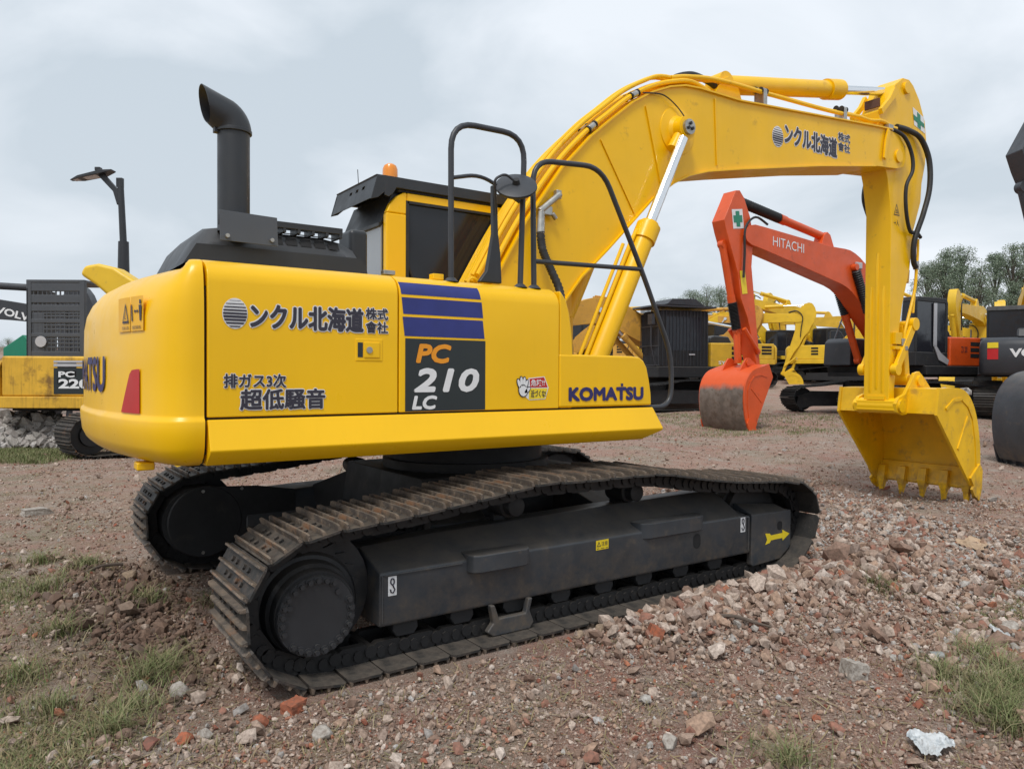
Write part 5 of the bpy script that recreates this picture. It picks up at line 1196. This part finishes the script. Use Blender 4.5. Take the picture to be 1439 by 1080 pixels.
# ================================================================== GROUND
def graded(c, near, far, n, p=2.6):           # line positions, dense around c
    t = np.linspace(-1, 1, n); return c + np.sign(t) * (np.abs(t) * near + (np.abs(t) ** p ** 1.6) * (far - near))
gx = graded(0.5, 7.0, 900, 640); gy = graded(-2.6, 5.0, 900, 640)
X, Y = np.meshgrid(gx, gy); Z = gz(X, Y)
nx, ny = len(gx), len(gy)
me = bpy.data.meshes.new('ground'); me.vertices.add(nx * ny); me.vertices.foreach_set('co', np.stack([X, Y, Z], -1).ravel().astype(np.float32))
I, J = np.meshgrid(np.arange(nx - 1), np.arange(ny - 1)); b0 = (J * nx + I).ravel()
quads = np.stack([b0, b0 + 1, b0 + nx + 1, b0 + nx], -1)
def set_faces(me, F, k):
    nf = len(F); me.loops.add(nf * k); me.polygons.add(nf)
    me.loops.foreach_set('vertex_index', F.ravel().astype(np.int32)); me.polygons.foreach_set('loop_start', (np.arange(nf) * k).astype(np.int32)); me.polygons.foreach_set('loop_total', np.full(nf, k, np.int32))
    me.update(calc_edges=True)
set_faces(me, quads, 4); me.shade_smooth()
def ground_colour(nt, pos):                   # shared by the sheet and reused for gravel tint
    L = nt.links
    def nz(scale, det=6, ro=.6, loc=(0, 0, 0), dist=0):
        mp = nt.nodes.new('ShaderNodeMapping'); mp.inputs['Location'].default_value = loc; L.new(pos, mp.inputs[0])
        n = nt.nodes.new('ShaderNodeTexNoise'); n.inputs['Scale'].default_value = scale; n.inputs['Detail'].default_value = det; n.inputs['Roughness'].default_value = ro; n.inputs['Distortion'].default_value = dist
        L.new(mp.outputs[0], n.inputs['Vector']); return n.outputs['Fac']
    c = mixc(nt, ramp(nt, nz(.55, 8, .62), .38, .64), (.33, .150, .108), (.37, .245, .185))
    c = mixc(nt, ramp(nt, nz(.9, 7, .6, (5, 2, 0)), .50, .68), c, (.22, .21, .14))        # thin grass stain
    sp = nt.nodes.new('ShaderNodeSeparateXYZ'); L.new(pos, sp.inputs[0])
    mr = nt.nodes.new('ShaderNodeMapRange'); L.new(sp.outputs['X'], mr.inputs[0]); mr.inputs[1].default_value = -1.2; mr.inputs[2].default_value = -2.6; mr.inputs[3].default_value = 0; mr.inputs[4].default_value = .75
    mu = nt.nodes.new('ShaderNodeMath'); mu.operation = 'MULTIPLY'; L.new(mr.outputs[0], mu.inputs[0]); L.new(ramp(nt, nz(1.6, 8, .7, (4, 9, 0)), .42, .60), mu.inputs[1])
    c = mixc(nt, mu.outputs[0], c, (.155, .165, .075))
    c = mixc(nt, ramp(nt, nz(2.6, 8, .7, (1, 7, 0)), .48, .66), c, (.39, .335, .285))       # grey dust
    c = mixc(nt, ramp(nt, nz(17, 8, .75), .35, .72, (.0,) * 3, (.85,) * 3), c, (.17, .115, .09))
    c = mixc(nt, ramp(nt, nz(60, 5, .8, (3, 3, 0)), .54, .66, (.0,) * 3, (.9,) * 3), c, (.50, .42, .36))
    c = mixc(nt, ramp(nt, nz(170, 3, .8, (1, 3, 0)), .52, .62, (.0,) * 3, (.8,) * 3), c, (.52, .44, .38))
    c = mixc(nt, ramp(nt, nz(110, 3, .8, (8, 3, 0)), .58, .68, (.0,) * 3, (.8,) * 3), c, (.10, .07, .055))
    c = mixc(nt, ramp(nt, nz(42, 4, .8, (9, 1, 0)), .66, .74, (.0,) * 3, (.7,) * 3), c, (.26, .085, .055))
    return c, nz
m_, nt, b = nodes('dirt'); ge = nt.nodes.new('ShaderNodeNewGeometry'); c, nz_ = ground_colour(nt, ge.outputs['Position'])
nt.links.new(c, b.inputs['Base Color']); b.inputs['Roughness'].default_value = .95; b.inputs['Specular IOR Level'].default_value = .2
bp_ = nt.nodes.new('ShaderNodeBump'); bp_.inputs['Strength'].default_value = .9; bp_.inputs['Distance'].default_value = .02
ad = nt.nodes.new('ShaderNodeMath'); ad.operation = 'ADD'; nt.links.new(nz_(14, 8, .75, (2, 2, 2)), ad.inputs[0]); nt.links.new(nz_(75, 5, .8), ad.inputs[1]); nt.links.new(ad.outputs[0], bp_.inputs['Height']); nt.links.new(bp_.outputs[0], b.inputs['Normal'])
me.materials.append(m_); g = bpy.data.objects.new('ground', me); COL.objects.link(g); tag(g, kind='structure')

# ------ stones: many little broken pieces in one sheet each
def stone_proto(seed):
    bm = bmesh.new(); bmesh.ops.create_icosphere(bm, subdivisions=1, radius=1)
    r = random.Random(seed)
    for v in bm.verts: v.co *= r.uniform(.70, 1.15)
    for _ in range(5):                         # knock flat faces into it
        nn = Vector((r.uniform(-1, 1), r.uniform(-1, 1), r.uniform(-1, 1))).normalized(); dd = r.uniform(.38, .62)
        for v in bm.verts:
            k = v.co.dot(nn)
            if k > dd: v.co -= nn * (k - dd)
    co_ = np.array([v.co[:] for v in bm.verts]); F = np.array([[v.index for v in f.verts] for f in bm.faces]); bm.free(); return co_, F
PRO = [stone_proto(i) for i in range(12)]
def stone_mat(name, cols, rough=.9):
    m, nt, b = nodes(name); ge = nt.nodes.new('ShaderNodeNewGeometry'); r = nt.nodes.new('ShaderNodeValToRGB'); r.color_ramp.interpolation = 'CONSTANT'
    el = r.color_ramp.elements; el[0].color = (*cols[0][1], 1); el[0].position = 0; el[1].position = cols[1][0]; el[1].color = (*cols[1][1], 1)
    for p, c in cols[2:]: e = el.new(p); e.color = (*c, 1)
    nt.links.new(ge.outputs['Random Per Island'], r.inputs[0])
    n = nt.nodes.new('ShaderNodeTexNoise'); n.inputs['Scale'].default_value = 55; n.inputs['Detail'].default_value = 5; n.inputs['Roughness'].default_value = .7; nt.links.new(ge.outputs['Position'], n.inputs['Vector'])
    c = mixc(nt, ramp(nt, n.outputs['Fac'], .36, .68, (0,) * 3, (.75,) * 3), r.outputs[0], (.12, .085, .065))
    nt.links.new(c, b.inputs['Base Color']); b.inputs['Roughness'].default_value = rough; b.inputs['Specular IOR Level'].default_value = .25
    bp = nt.nodes.new('ShaderNodeBump'); bp.inputs['Strength'].default_value = .5; bp.inputs['Distance'].default_value = .006; nt.links.new(n.outputs['Fac'], bp.inputs['Height']); nt.links.new(bp.outputs[0], b.inputs['Normal'])
    return m
def pk(c): return (c[0] * 1.04, c[1] * .93, c[2] * .87)
G = [(0, (.38, .31, .26)), (.16, (.48, .43, .38)), (.30, (.30, .22, .18)), (.44, (.54, .49, .44)), (.54, (.25, .185, .15)), (.66, (.42, .32, .25)), (.78, (.33, .28, .25)), (.86, (.32, .17, .13)), (.95, (.40, .17, .10)), (.965, (.62, .59, .55))]
G = [(p, pk(c)) for p, c in G]
M['rubble'] = stone_mat('broken_stone', G)
M['brickbits'] = stone_mat('brick_bits', [(0, (.33, .105, .062)), (.3, (.26, .08, .05)), (.6, (.38, .16, .10)), (.85, (.30, .15, .11))])
M['paleblock'] = stone_mat('pale_stone', [(0, (.44, .42, .39)), (.4, (.36, .34, .32)), (.75, (.52, .50, .48))])
def scatter(name, P, S, mat, flatz=.7, sink=.25, smooth=False, zadd=0):
    n = len(P); pid = rng.integers(0, len(PRO), n); VV = []; FF = []; off = 0
    ang = rng.uniform(0, 2 * np.pi, n); tilt = rng.uniform(-.5, .5, (n, 2)); st = rng.uniform(.65, 1.25, (n, 3)); st[:, 2] *= flatz
    zz = gz(P[:, 0], P[:, 1]) + zadd
    for k, (co_, F) in enumerate(PRO):
        ids = np.where(pid == k)[0]
        if not len(ids): continue
        v = co_[None] * st[ids][:, None, :] * S[ids][:, None, None]
        z2 = v[..., 2] + v[..., 0] * tilt[ids, 0:1] + v[..., 1] * tilt[ids, 1:2]
        ca, sa_ = np.cos(ang[ids])[:, None], np.sin(ang[ids])[:, None]
        x2 = v[..., 0] * ca - v[..., 1] * sa_; y2 = v[..., 0] * sa_ + v[..., 1] * ca
        w = np.stack([x2 + P[ids, 0:1], y2 + P[ids, 1:2], z2 + (zz[ids] + S[ids] * (flatz - sink))[:, None]], -1)
        VV.append(w.reshape(-1, 3)); FF.append((F[None] + (np.arange(len(ids)) * len(co_))[:, None, None] + off).reshape(-1, 3)); off += len(ids) * len(co_)
    V = np.concatenate(VV); F = np.concatenate(FF); me = bpy.data.meshes.new(name); me.vertices.add(len(V)); me.vertices.foreach_set('co', V.ravel().astype(np.float32)); set_faces(me, F, 3); me.shade_flat()
    me.materials.append(M[mat]); o = bpy.data.objects.new(name, me); COL.objects.link(o); return o
def clear_of_tracks(P):
    return ~((np.abs(np.abs(P[:, 1]) - TY) < .36) & (np.abs(P[:, 0] + .03) < 1.90))
def sample(n, dens, x0=-7, x1=16, y0=-4.6, y1=14, fall=7.5):
    out = []; got = 0
    while got < n:
        r = np.exp(rng.uniform(math.log(.9), math.log(24), n * 2)); t = rng.uniform(R(55.3 - 42), R(55.3 + 42), n * 2)
        P = np.stack([CAMP.x + r * np.cos(t), CAMP.y + r * np.sin(t)], -1)
        P = P[rng.uniform(0, 1, len(P)) < dens(P[:, 0], P[:, 1])]; P = P[clear_of_tracks(P)]; out.append(P); got += len(P)
    return np.concatenate(out)[:n]
def grassy(x, y):
    a = np.exp(-(((x - 3.0) / 1.2) ** 2 + ((y + 3.55) / .45) ** 2)) * 0
    left = sstep(-1.9, -3.2, x) * (1 - sstep(3, 6, y))
    right = sstep(1.1, 2.0, x + (y + 3.0) * .9) * sstep(-2.55, -3.1, y)
    n = .5 + 1.3 * (vnoise(x * 1.1, y * 1.1, 21) + .6 * vnoise(x * 2.9, y * 2.9, 22))
    return np.clip(np.maximum(left * n * .9, right * n * 1.3), 0, 1)
base = lambda x, y: np.clip(.16 + .55 * np.clip(vnoise(x * .9, y * .9, 31) + .4 * vnoise(x * 2.7, y * 2.7, 32), 0, 1) + rubble(x, y), 0, 1)
P = sample(190000, base); S = np.exp(rng.normal(math.log(.0056), .48, len(P)))
dist = np.hypot(P[:, 0] - CAMP.x, P[:, 1] - CAMP.y); S = S * (1 + .05 * dist)
tag(scatter('gravel', P, S, 'rubble'), kind='stuff')
P = sample(24000, lambda x, y: np.clip(rubble(x, y) ** 1.3 + .02, 0, 1)); S = np.exp(rng.normal(math.log(.0165), .42, len(P)))
tag(scatter('rubble', P, S, 'rubble', .8, .25), kind='stuff')
P = sample(1300, lambda x, y: np.clip(rubble(x, y) ** 2 + .02, 0, 1)); S = np.exp(rng.normal(math.log(.036), .30, len(P)))
tag(scatter('coarse_rubble', P, S, 'rubble', .8, .2), kind='stuff')
P = sample(3800, lambda x, y: np.clip(.25 + rubble(x, y) * .8, 0, 1)); S = np.exp(rng.normal(math.log(.0085), .55, len(P)))
tag(scatter('brick_crumbs', P, S, 'brickbits', .7, .2), kind='stuff')
# bank of stones heaped against the track, two layers
n = 5200; P = np.stack([rng.uniform(-.3, 2.9, n), -1.66 - np.abs(rng.normal(0, .22, n))], -1); P = P[rng.uniform(0, 1, n) < sstep(-.4, .6, P[:, 0])]
S = np.exp(rng.normal(math.log(.022), .42, len(P))); tag(scatter('stone_bank', P, S, 'rubble', .85, -.2, zadd=0), kind='stuff')
P = sample(9000, lambda x, y: np.clip(rubble(x, y) * (.25 + .75 * sstep(1.2, 3.2, x)) + .01, 0, 1)); S = np.exp(rng.normal(math.log(.014), .45, len(P)))
tag(scatter('pale_gravel', P, S, 'paleblock', .75, .2), kind='stuff')
# dark clods of soil churned up behind the tracks
M['clods'] = stone_mat('soil_clod', [(0, (.155, .10, .075)), (.3, (.20, .13, .095)), (.6, (.12, .085, .068)), (.85, (.23, .17, .13))])
n = 2600; P = np.concatenate([np.stack([rng.normal(-2.32, .20, n), rng.normal(.35, .55, n)], -1), np.stack([rng.normal(-2.28, .10, 900), rng.normal(-.75, .30, 900)], -1)]); P = P[clear_of_tracks(P)]
S = np.exp(rng.normal(math.log(.013), .5, len(P))); tag(scatter('soil_clods', P, S, 'clods', .75, .2), kind='stuff')
# pale rock heap far left
n = 4200; l = rng.uniform(-15, -8.35, n); s_ = rng.uniform(14.1, 15.2, n); P = np.stack([CAMP.x + RTV[0] * l + AXV[0] * s_, CAMP.y + RTV[1] * l + AXV[1] * s_], -1)
hz_ = .62 * (1 - np.abs(s_ - 14.75) / .7).clip(0, 1) * (1 - sstep(-8.9, -8.35, l)) * rng.uniform(.5, 1, n)
S = np.exp(rng.normal(math.log(.085), .35, n)); tag(scatter('rock_heap', P, S, 'paleblock', .7, .0, zadd=hz_), kind='stuff')
n = 500; l = rng.uniform(14.5, 19, n); s_ = rng.uniform(26, 28, n); P = np.stack([CAMP.x + RTV[0] * l + AXV[0] * s_, CAMP.y + RTV[1] * l + AXV[1] * s_], -1)
S = np.exp(rng.normal(math.log(.22), .3, n)); tag(scatter('rock_heap', P, S, 'paleblock', .7, .0), kind='stuff')

barkm0 = paint('old_wood', (.13, .10, .08), .9, var=.3)
# ------ single stones, bricks and litter worth pointing at
def hero(name, x, y, sx, sy, sz, mat, label, cat, rz=0, kind='stone', seed=1, tilt=0):
    bm = bmesh.new(); r = random.Random(seed)
    if kind == 'brick':
        bmesh.ops.create_cube(bm, size=2); bmesh.ops.subdivide_edges(bm, edges=bm.edges, cuts=4, use_grid_fill=True)
        for v in bm.verts: v.co += Vector((r.uniform(-.06, .06), r.uniform(-.06, .06), r.uniform(-.06, .06)))
        nn = Vector((1, r.uniform(-.4, .4), r.uniform(-.4, .4))).normalized()
        for v in bm.verts:
            k = v.co.dot(nn)
            if k > .55: v.co -= nn * (k - .55) * .8
    else:
        bmesh.ops.create_icosphere(bm, subdivisions=3, radius=1)
        pl_ = [(Vector((r.uniform(-1, 1), r.uniform(-1, 1), r.uniform(-.6, 1))).normalized(), r.uniform(.55, .85)) for _ in range(9)]
        for v in bm.verts:
            for nn, dd in pl_:
                k = v.co.dot(nn)
                if k > dd: v.co -= nn * (k - dd) * .92
            v.co *= 1 + r.uniform(-.025, .025)
    for v in bm.verts: v.co = Vector((v.co.x * sx, v.co.y * sy, v.co.z * sz))
    me = bpy.data.meshes.new(name); bm.to_mesh(me); bm.free(); me.materials.append(M[mat]); me.shade_flat()
    o = bpy.data.objects.new(name, me); COL.objects.link(o); o.location = (x, y, float(gz(x, y)) + sz * .55); o.rotation_euler = (tilt, tilt * .5, rz)
    tag(o, label, cat); return o
M['hstone'] = stone_mat('weathered_stone', [(0, (.42, .39, .35)), (.5, (.42, .39, .35))]); M['tan'] = stone_mat('tan_stone', [(0, (.36, .27, .19)), (.5, (.36, .27, .19))])
M['hbrick'] = stone_mat('brick', [(0, (.40, .125, .065)), (.5, (.40, .125, .065))]); M['dbrick'] = stone_mat('dark_brick', [(0, (.24, .10, .075)), (.5, (.24, .10, .075))])
for a_ in HEROES: hero(*a_[0], **a_[1])
# crumpled litter
def crumple(name, x, y, w, d, h, mat, label, cat, rz=0, seed=1, n=14, lift=.02):
    r = np.random.default_rng(seed); k1 = r.uniform(2, 5, 6); ph = r.uniform(0, 6, 6); V = []; 
    for j in range(n):
        for i in range(n):
            u, v = i / (n - 1) - .5, j / (n - 1) - .5
            z = sum(math.sin(k1[q] * (u * math.cos(q * 1.1) + v * math.sin(q * 1.1)) * 3 + ph[q]) for q in range(6)) / 6
            V.append((u * w * (1 + .25 * math.sin(5 * v + ph[0])), v * d * (1 + .3 * math.sin(6 * u + ph[1])), lift + h * (z * .5 + .5) + r.uniform(-.15, .15) * h))
    F = [(j * n + i, j * n + i + 1, (j + 1) * n + i + 1, (j + 1) * n + i) for j in range(n - 1) for i in range(n - 1)]
    m = MB(); m.add(V, F); o = m.build(name, mat, None, smooth=False); o.location = (x, y, float(gz(x, y))); o.rotation_euler = (0, 0, rz); tag(o, label, cat); return o
M['card'] = paint('wet_cardboard', (.42, .30, .20), .8, var=.2, vs=9); M['film'] = paint('torn_film', (.55, .57, .58), .35, var=.25, vs=14, dirt=.35, dscale=16, dirtc=(.10, .14, .17))
crumple('cardboard', 4.02, -1.85, .46, .20, .06, 'card', 'torn tan cardboard sheet lying on pale gravel at the right', 'cardboard', rz=.5, seed=3)
crumple('plastic_litter', .02, -3.47, .17, .13, .035, 'film', 'crumpled white and bluish torn plastic at the bottom right edge', 'litter', rz=.3, seed=5, n=18)
crumple('plastic_litter', 1.75, -3.0, .16, .05, .03, 'film', 'long strip of dirty film at the right edge above the grass', 'litter', rz=.9, seed=8)
m = MB(); m.tube([(0, 0, 0), (.07, 0, 0), (.075, 0, 0)], [.026, .026, .022], 16); cn = m.build('can', 'steel', None); cn.location = (1.03, -2.97, float(gz(1.03, -2.97)) + .02); cn.rotation_euler = (0, .05, -.5); tag(cn, 'small dented grey can lying in the gravel near the right edge', 'can')
m = MB(); m.tube(spline([(-.16, 0, .02), (-.05, .012, .035), (.06, -.01, .03), (.17, .01, .015)], 5), [.011] * 5 + [.010] * 6 + [.007] * 5, 7); st_ = m.build('stick', barkm0, None); st_.location = (.55, -2.17, float(gz(.55, -2.17)) + .02); st_.rotation_euler = (0, .1, -.95); tag(st_, 'short dark stick lying across the stone bank below the idler', 'stick')
m = MB(); m.tube(spline([(-.13, 0, .015), (0, .02, .03), (.13, 0, .02)], 5), .012, 7); st_ = m.build('stick', barkm0, None); st_.location = (-2.35, .95, float(gz(-2.35, .95)) + .01); st_.rotation_euler = (0, 0, .35); tag(st_, 'thin twig on the soil behind the far track, left of the brown stone', 'stick')

# ------ grass: blades in tufts
def grass(name, centres, per, h, mat, spread, lean=.5):
    n = len(centres) * per; c = np.repeat(centres, per, 0); rr = np.abs(rng.normal(0, spread, n)); t = rng.uniform(0, 2 * np.pi, n)
    bx_, by_ = c[:, 0] + rr * np.cos(t), c[:, 1] + rr * np.sin(t); bz_ = gz(bx_, by_)
    hh = h * rng.uniform(.4, 1.15, n); a = rng.uniform(0, 2 * np.pi, n); ln = rng.uniform(.1, lean * 2, n) * hh; wd = rng.uniform(.0007, .0018, n) * (1 + .12 * np.hypot(bx_ - CAMP.x, by_ - CAMP.y))
    px_, py_ = -np.sin(a) * wd, np.cos(a) * wd; V = []
    for f, w in ((0, 1), (.5, .8), (1, .12)):
        ox, oy, oz = np.cos(a) * ln * f * f, np.sin(a) * ln * f * f, hh * f * (1 - .18 * f)
        V.append(np.stack([bx_ + ox - px_ * w, by_ + oy - py_ * w, bz_ + oz], -1)); V.append(np.stack([bx_ + ox + px_ * w, by_ + oy + py_ * w, bz_ + oz], -1))
    V = np.stack(V, 1).reshape(-1, 3); b0 = np.arange(n) * 6; F = np.concatenate([np.stack([b0, b0 + 1, b0 + 3, b0 + 2], -1), np.stack([b0 + 2, b0 + 3, b0 + 5, b0 + 4], -1)])
    me = bpy.data.meshes.new(name); me.vertices.add(len(V)); me.vertices.foreach_set('co', V.ravel().astype(np.float32)); set_faces(me, F, 4); me.materials.append(mat)
    o = bpy.data.objects.new(name, me); COL.objects.link(o); tag(o, kind='stuff'); return o
def grass_mat(name, cols):
    m, nt, b = nodes(name); ge = nt.nodes.new('ShaderNodeNewGeometry'); r = nt.nodes.new('ShaderNodeValToRGB')
    el = r.color_ramp.elements; el[0].color = (*cols[0], 1); el[1].color = (*cols[-1], 1)
    for i, c in enumerate(cols[1:-1]): e = el.new((i + 1) / (len(cols) - 1)); e.color = (*c, 1)
    nt.links.new(ge.outputs['Random Per Island'], r.inputs[0]); nt.links.new(r.outputs[0], b.inputs['Base Color']); b.inputs['Roughness'].default_value = .7
    b.inputs['Specular IOR Level'].default_value = .2; b.inputs['Subsurface Weight'].default_value = 0
    return m
gm = grass_mat('green_grass', [(.09, .125, .04), (.15, .18, .07), (.22, .23, .11), (.30, .25, .15)]); dm = grass_mat('dry_grass', [(.20, .15, .08), (.30, .24, .13), (.14, .13, .06), (.36, .30, .19)])
Pg = sample(6500, lambda x, y: np.clip(grassy(x, y) - .25, 0, 1)); grass('grass', Pg, 16, .035, gm, .14, .8)
Pg = sample(2400, lambda x, y: np.clip(grassy(x, y) * .7 + .03, 0, 1)); grass('dry_grass', Pg, 16, .045, dm, .10, 1.0)
Pg = np.array([[x, y] for x, y in TUFTS]); grass('grass_tufts', Pg, 190, .115, gm, .095, .9); grass('dry_tufts', Pg, 90, .09, dm, .12, 1.1)
# low straw lying flat
n = 11000; P = sample(n, lambda x, y: np.clip(.10 + 1.3 * grassy(x, y), 0, 1)); a = rng.uniform(0, np.pi, n); ll = rng.uniform(.01, .055, n); w = .0016 + rng.uniform(0, .0014, n); z = gz(P[:, 0], P[:, 1]) + .008
dx_, dy_ = np.cos(a) * ll, np.sin(a) * ll; qx, qy = -np.sin(a) * w, np.cos(a) * w; tz = rng.uniform(-.1, .35, n) * ll
V = np.stack([np.stack([P[:, 0] - dx_ - qx, P[:, 1] - dy_ - qy, z], -1), np.stack([P[:, 0] + dx_ - qx, P[:, 1] + dy_ - qy, z + tz], -1), np.stack([P[:, 0] + dx_ + qx, P[:, 1] + dy_ + qy, z + tz], -1), np.stack([P[:, 0] - dx_ + qx, P[:, 1] - dy_ + qy, z], -1)], 1).reshape(-1, 3)
b0 = np.arange(n) * 4; me = bpy.data.meshes.new('straw'); me.vertices.add(len(V)); me.vertices.foreach_set('co', V.ravel().astype(np.float32)); set_faces(me, np.stack([b0, b0 + 1, b0 + 2, b0 + 3], -1), 4); me.materials.append(dm)
o = bpy.data.objects.new('straw', me); COL.objects.link(o); tag(o, kind='stuff')
# far-left green verge and mid-ground verge
def verge(l0, l1, s0, s1, n, h):
    l = rng.uniform(l0, l1, n); s_ = rng.uniform(s0, s1, n); return np.stack([CAMP.x + RTV[0] * l + AXV[0] * s_, CAMP.y + RTV[1] * l + AXV[1] * s_], -1)
grass('verge_grass', verge(-12, -7.6, 12.2, 14.0, 1100, .2), 22, .10, gm, .12); grass('verge_grass', verge(1.5, 9, 15.5, 21, 700, .1), 14, .07, gm, .15)

# ================================================================== TREES
hazy_leafm = grass_mat('leaves', [(.10, .145, .09), (.15, .20, .135), (.21, .26, .19), (.29, .34, .26)])  # distance haze is painted in: leaf greens lightened and greyed
barkm = paint('bark', (.10, .085, .07), .9, var=.3)
def tree(l, s, H, W, label, seed, group, leaves=16000):
    x, y = place_ls(l, s); z0 = float(ramp_z(x, y)); r = np.random.default_rng(seed); q = random.Random(seed)
    root = empty('tree', (x, y, z0)); tag(root, label, 'tree', group)
    m = MB(); m.tube([(0, 0, -.3), (q.uniform(-.1, .1), 0, H * .35), (q.uniform(-.25, .25), q.uniform(-.2, .2), H * .9)], [.018 * H, .013 * H, .003 * H], 8)
    cl = []
    for k in range(62):
        f = q.uniform(.18, 1.0); a = q.uniform(0, 6.28); reach = W * (.35 + .65 * math.sin(math.pi * min(1, f * 1.02)) ** .7) * q.uniform(.25, 1) * (1.05 - .45 * f)
        p = Vector((reach * math.cos(a), reach * math.sin(a), H * (f * .93 + .04))); cl.append((p, q.uniform(.55, 1.05) * W * .34))
        m.tube([(0, 0, H * max(.1, f - .22)), p * .55 + Vector((0, 0, H * f * .38)), p], [.006 * H, .004 * H, .0015 * H], 5)
    m.build('trunk', barkm, root)
    per = leaves // len(cl); V = []
    for p, rad in cl:
        d = r.normal(0, 1, (per, 3)); d /= np.linalg.norm(d, axis=1)[:, None]; rr = rad * r.uniform(0, 1, per) ** .45
        c = np.array(p) + d * rr[:, None] * np.array([1, 1, .8]); sz = r.uniform(.03, .065, per)[:, None] * (H / 9)
        u_ = r.normal(0, 1, (per, 3)); u_ /= np.linalg.norm(u_, axis=1)[:, None]; v_ = np.cross(u_, r.normal(0, 1, (per, 3))); v_ /= np.linalg.norm(v_, axis=1)[:, None]
        V.append(np.stack([c - u_ * sz, c + v_ * sz * .6, c + u_ * sz, c - v_ * sz * .6], 1))
    V = np.concatenate(V).reshape(-1, 3); b0 = np.arange(len(V) // 4) * 4; me = bpy.data.meshes.new('crown'); me.vertices.add(len(V)); me.vertices.foreach_set('co', V.ravel().astype(np.float32)); set_faces(me, np.stack([b0, b0 + 1, b0 + 2, b0 + 3], -1), 4)
    me.materials.append(hazy_leafm); o = bpy.data.objects.new('crown', me); COL.objects.link(o); o.parent = root
for a_ in TREES: tree(*a_)

# parts that were gathered in one mesh but are separate pieces become parts of their own
def split_loose(o):
    bm = bmesh.new(); bm.from_mesh(o.data); bm.verts.ensure_lookup_table(); seen = set(); groups = []
    for v in bm.verts:
        if v.index in seen: continue
        st = [v]; seen.add(v.index); g_ = []
        while st:
            a = st.pop(); g_.append(a.index)
            for e in a.link_edges:
                b_ = e.other_vert(a)
                if b_.index not in seen: seen.add(b_.index); st.append(b_)
        groups.append(set(g_))
    if len(groups) < 2: bm.free(); return
    for k, g_ in enumerate(groups):
        b2 = bm.copy(); b2.verts.ensure_lookup_table(); bmesh.ops.delete(b2, geom=[v for v in b2.verts if v.index not in g_], context='VERTS')
        me = bpy.data.meshes.new(o.name.split('.')[0]); b2.to_mesh(me); b2.free()
        for m in o.data.materials: me.materials.append(m)
        if k == 0: first = me; continue
        c = o.copy(); c.data = me; COL.objects.link(c); c.parent = o.parent
    o.data = first; bm.free()
for o in list(COL.objects):
    if o.type == 'MESH' and o.name.split('.')[0] in ('step_pad', 'bucket_pin', 'weld_seam', 'clamp_rubber', 'arm_pipe', 'vent_louvre', 'cover_bolt', 'boom_bracket', 'bucket_ear', 'arm_pins', 'frame_slot'): split_loose(o)

# ================================================================== camera, light, sky
cam = bpy.data.cameras.new('camera'); co = bpy.data.objects.new('camera', cam); COL.objects.link(co)
yaw, pit, rol = R(55.3), R(-.75), R(.28)
d = Vector((math.cos(yaw) * math.cos(pit), math.sin(yaw) * math.cos(pit), math.sin(pit))); r0 = Vector((math.sin(yaw), -math.cos(yaw), 0)); u0 = r0.cross(d)
rr_ = r0 * math.cos(rol) + u0 * math.sin(rol); uu_ = -r0 * math.sin(rol) + u0 * math.cos(rol)
co.matrix_world = Matrix(((rr_.x, uu_.x, -d.x, CAMP.x), (rr_.y, uu_.y, -d.y, CAMP.y), (rr_.z, uu_.z, -d.z, CAMP.z), (0, 0, 0, 1)))
cam.sensor_width = 36; cam.lens = 1060 / 1439 * 36; cam.clip_end = 4000; cam.clip_start = .05
sc.camera = co
SUN_EL, SUN_AZ = R(58), R(215)               # azimuth of the sun measured counter-clockwise from +X
sl = bpy.data.lights.new('sun', 'SUN'); sl.energy = 2.3; sl.angle = R(16); sl.color = (1, .965, .92)
so = bpy.data.objects.new('sun', sl); COL.objects.link(so)
sd = Vector((math.cos(SUN_EL) * math.cos(SUN_AZ), math.cos(SUN_EL) * math.sin(SUN_AZ), math.sin(SUN_EL)))
so.rotation_euler = (-sd).to_track_quat('-Z', 'Y').to_euler(); so.location = sd * 30
w = bpy.data.worlds.new('World'); sc.world = w; w.use_nodes = True; nt = w.node_tree; L = nt.links
bg = nt.nodes['Background']
sky = nt.nodes.new('ShaderNodeTexSky'); sky.sky_type = 'NISHITA'; sky.sun_disc = False; sky.sun_elevation = SUN_EL; sky.sun_rotation = math.pi / 2 - SUN_AZ
sky.air_density = 1.6; sky.dust_density = 4
tc = nt.nodes.new('ShaderNodeTexCoord'); mp = nt.nodes.new('ShaderNodeMapping'); mp.inputs['Scale'].default_value = (1.0, 1.0, 2.2); mp.inputs['Location'].default_value = (3.1, .4, .7); mp.inputs['Rotation'].default_value = (0, 0, R(-48)); L.new(tc.outputs['Generated'], mp.inputs[0])
nz = nt.nodes.new('ShaderNodeTexNoise'); nz.inputs['Scale'].default_value = 2.0; nz.inputs['Detail'].default_value = 6; nz.inputs['Roughness'].default_value = .5; nz.inputs['Distortion'].default_value = .4; L.new(mp.outputs[0], nz.inputs['Vector'])
cr = ramp(nt, nz.outputs['Fac'], .39, .60, (.52, .59, .655), (.86, .90, .955))
sx = nt.nodes.new('ShaderNodeSeparateXYZ'); L.new(tc.outputs['Generated'], sx.inputs[0])
gr = ramp(nt, sx.outputs['Z'], .0, .55, (.72, .775, .85), (.57, .65, .72))
cl = mixc(nt, .72, gr, cr)
sk = mixc(nt, 1.0, sky.outputs[0], (.07, .07, .07), 'MULTIPLY')
fin = mixc(nt, .92, sk, cl)
L.new(fin, bg.inputs['Color']); bg.inputs['Strength'].default_value = 1.17
sc.view_settings.view_transform = 'Standard'; sc.view_settings.look = 'None'; sc.view_settings.exposure = 0
sc.render.engine = 'CYCLES'; sc.cycles.max_bounces = 6; sc.cycles.use_denoising = True
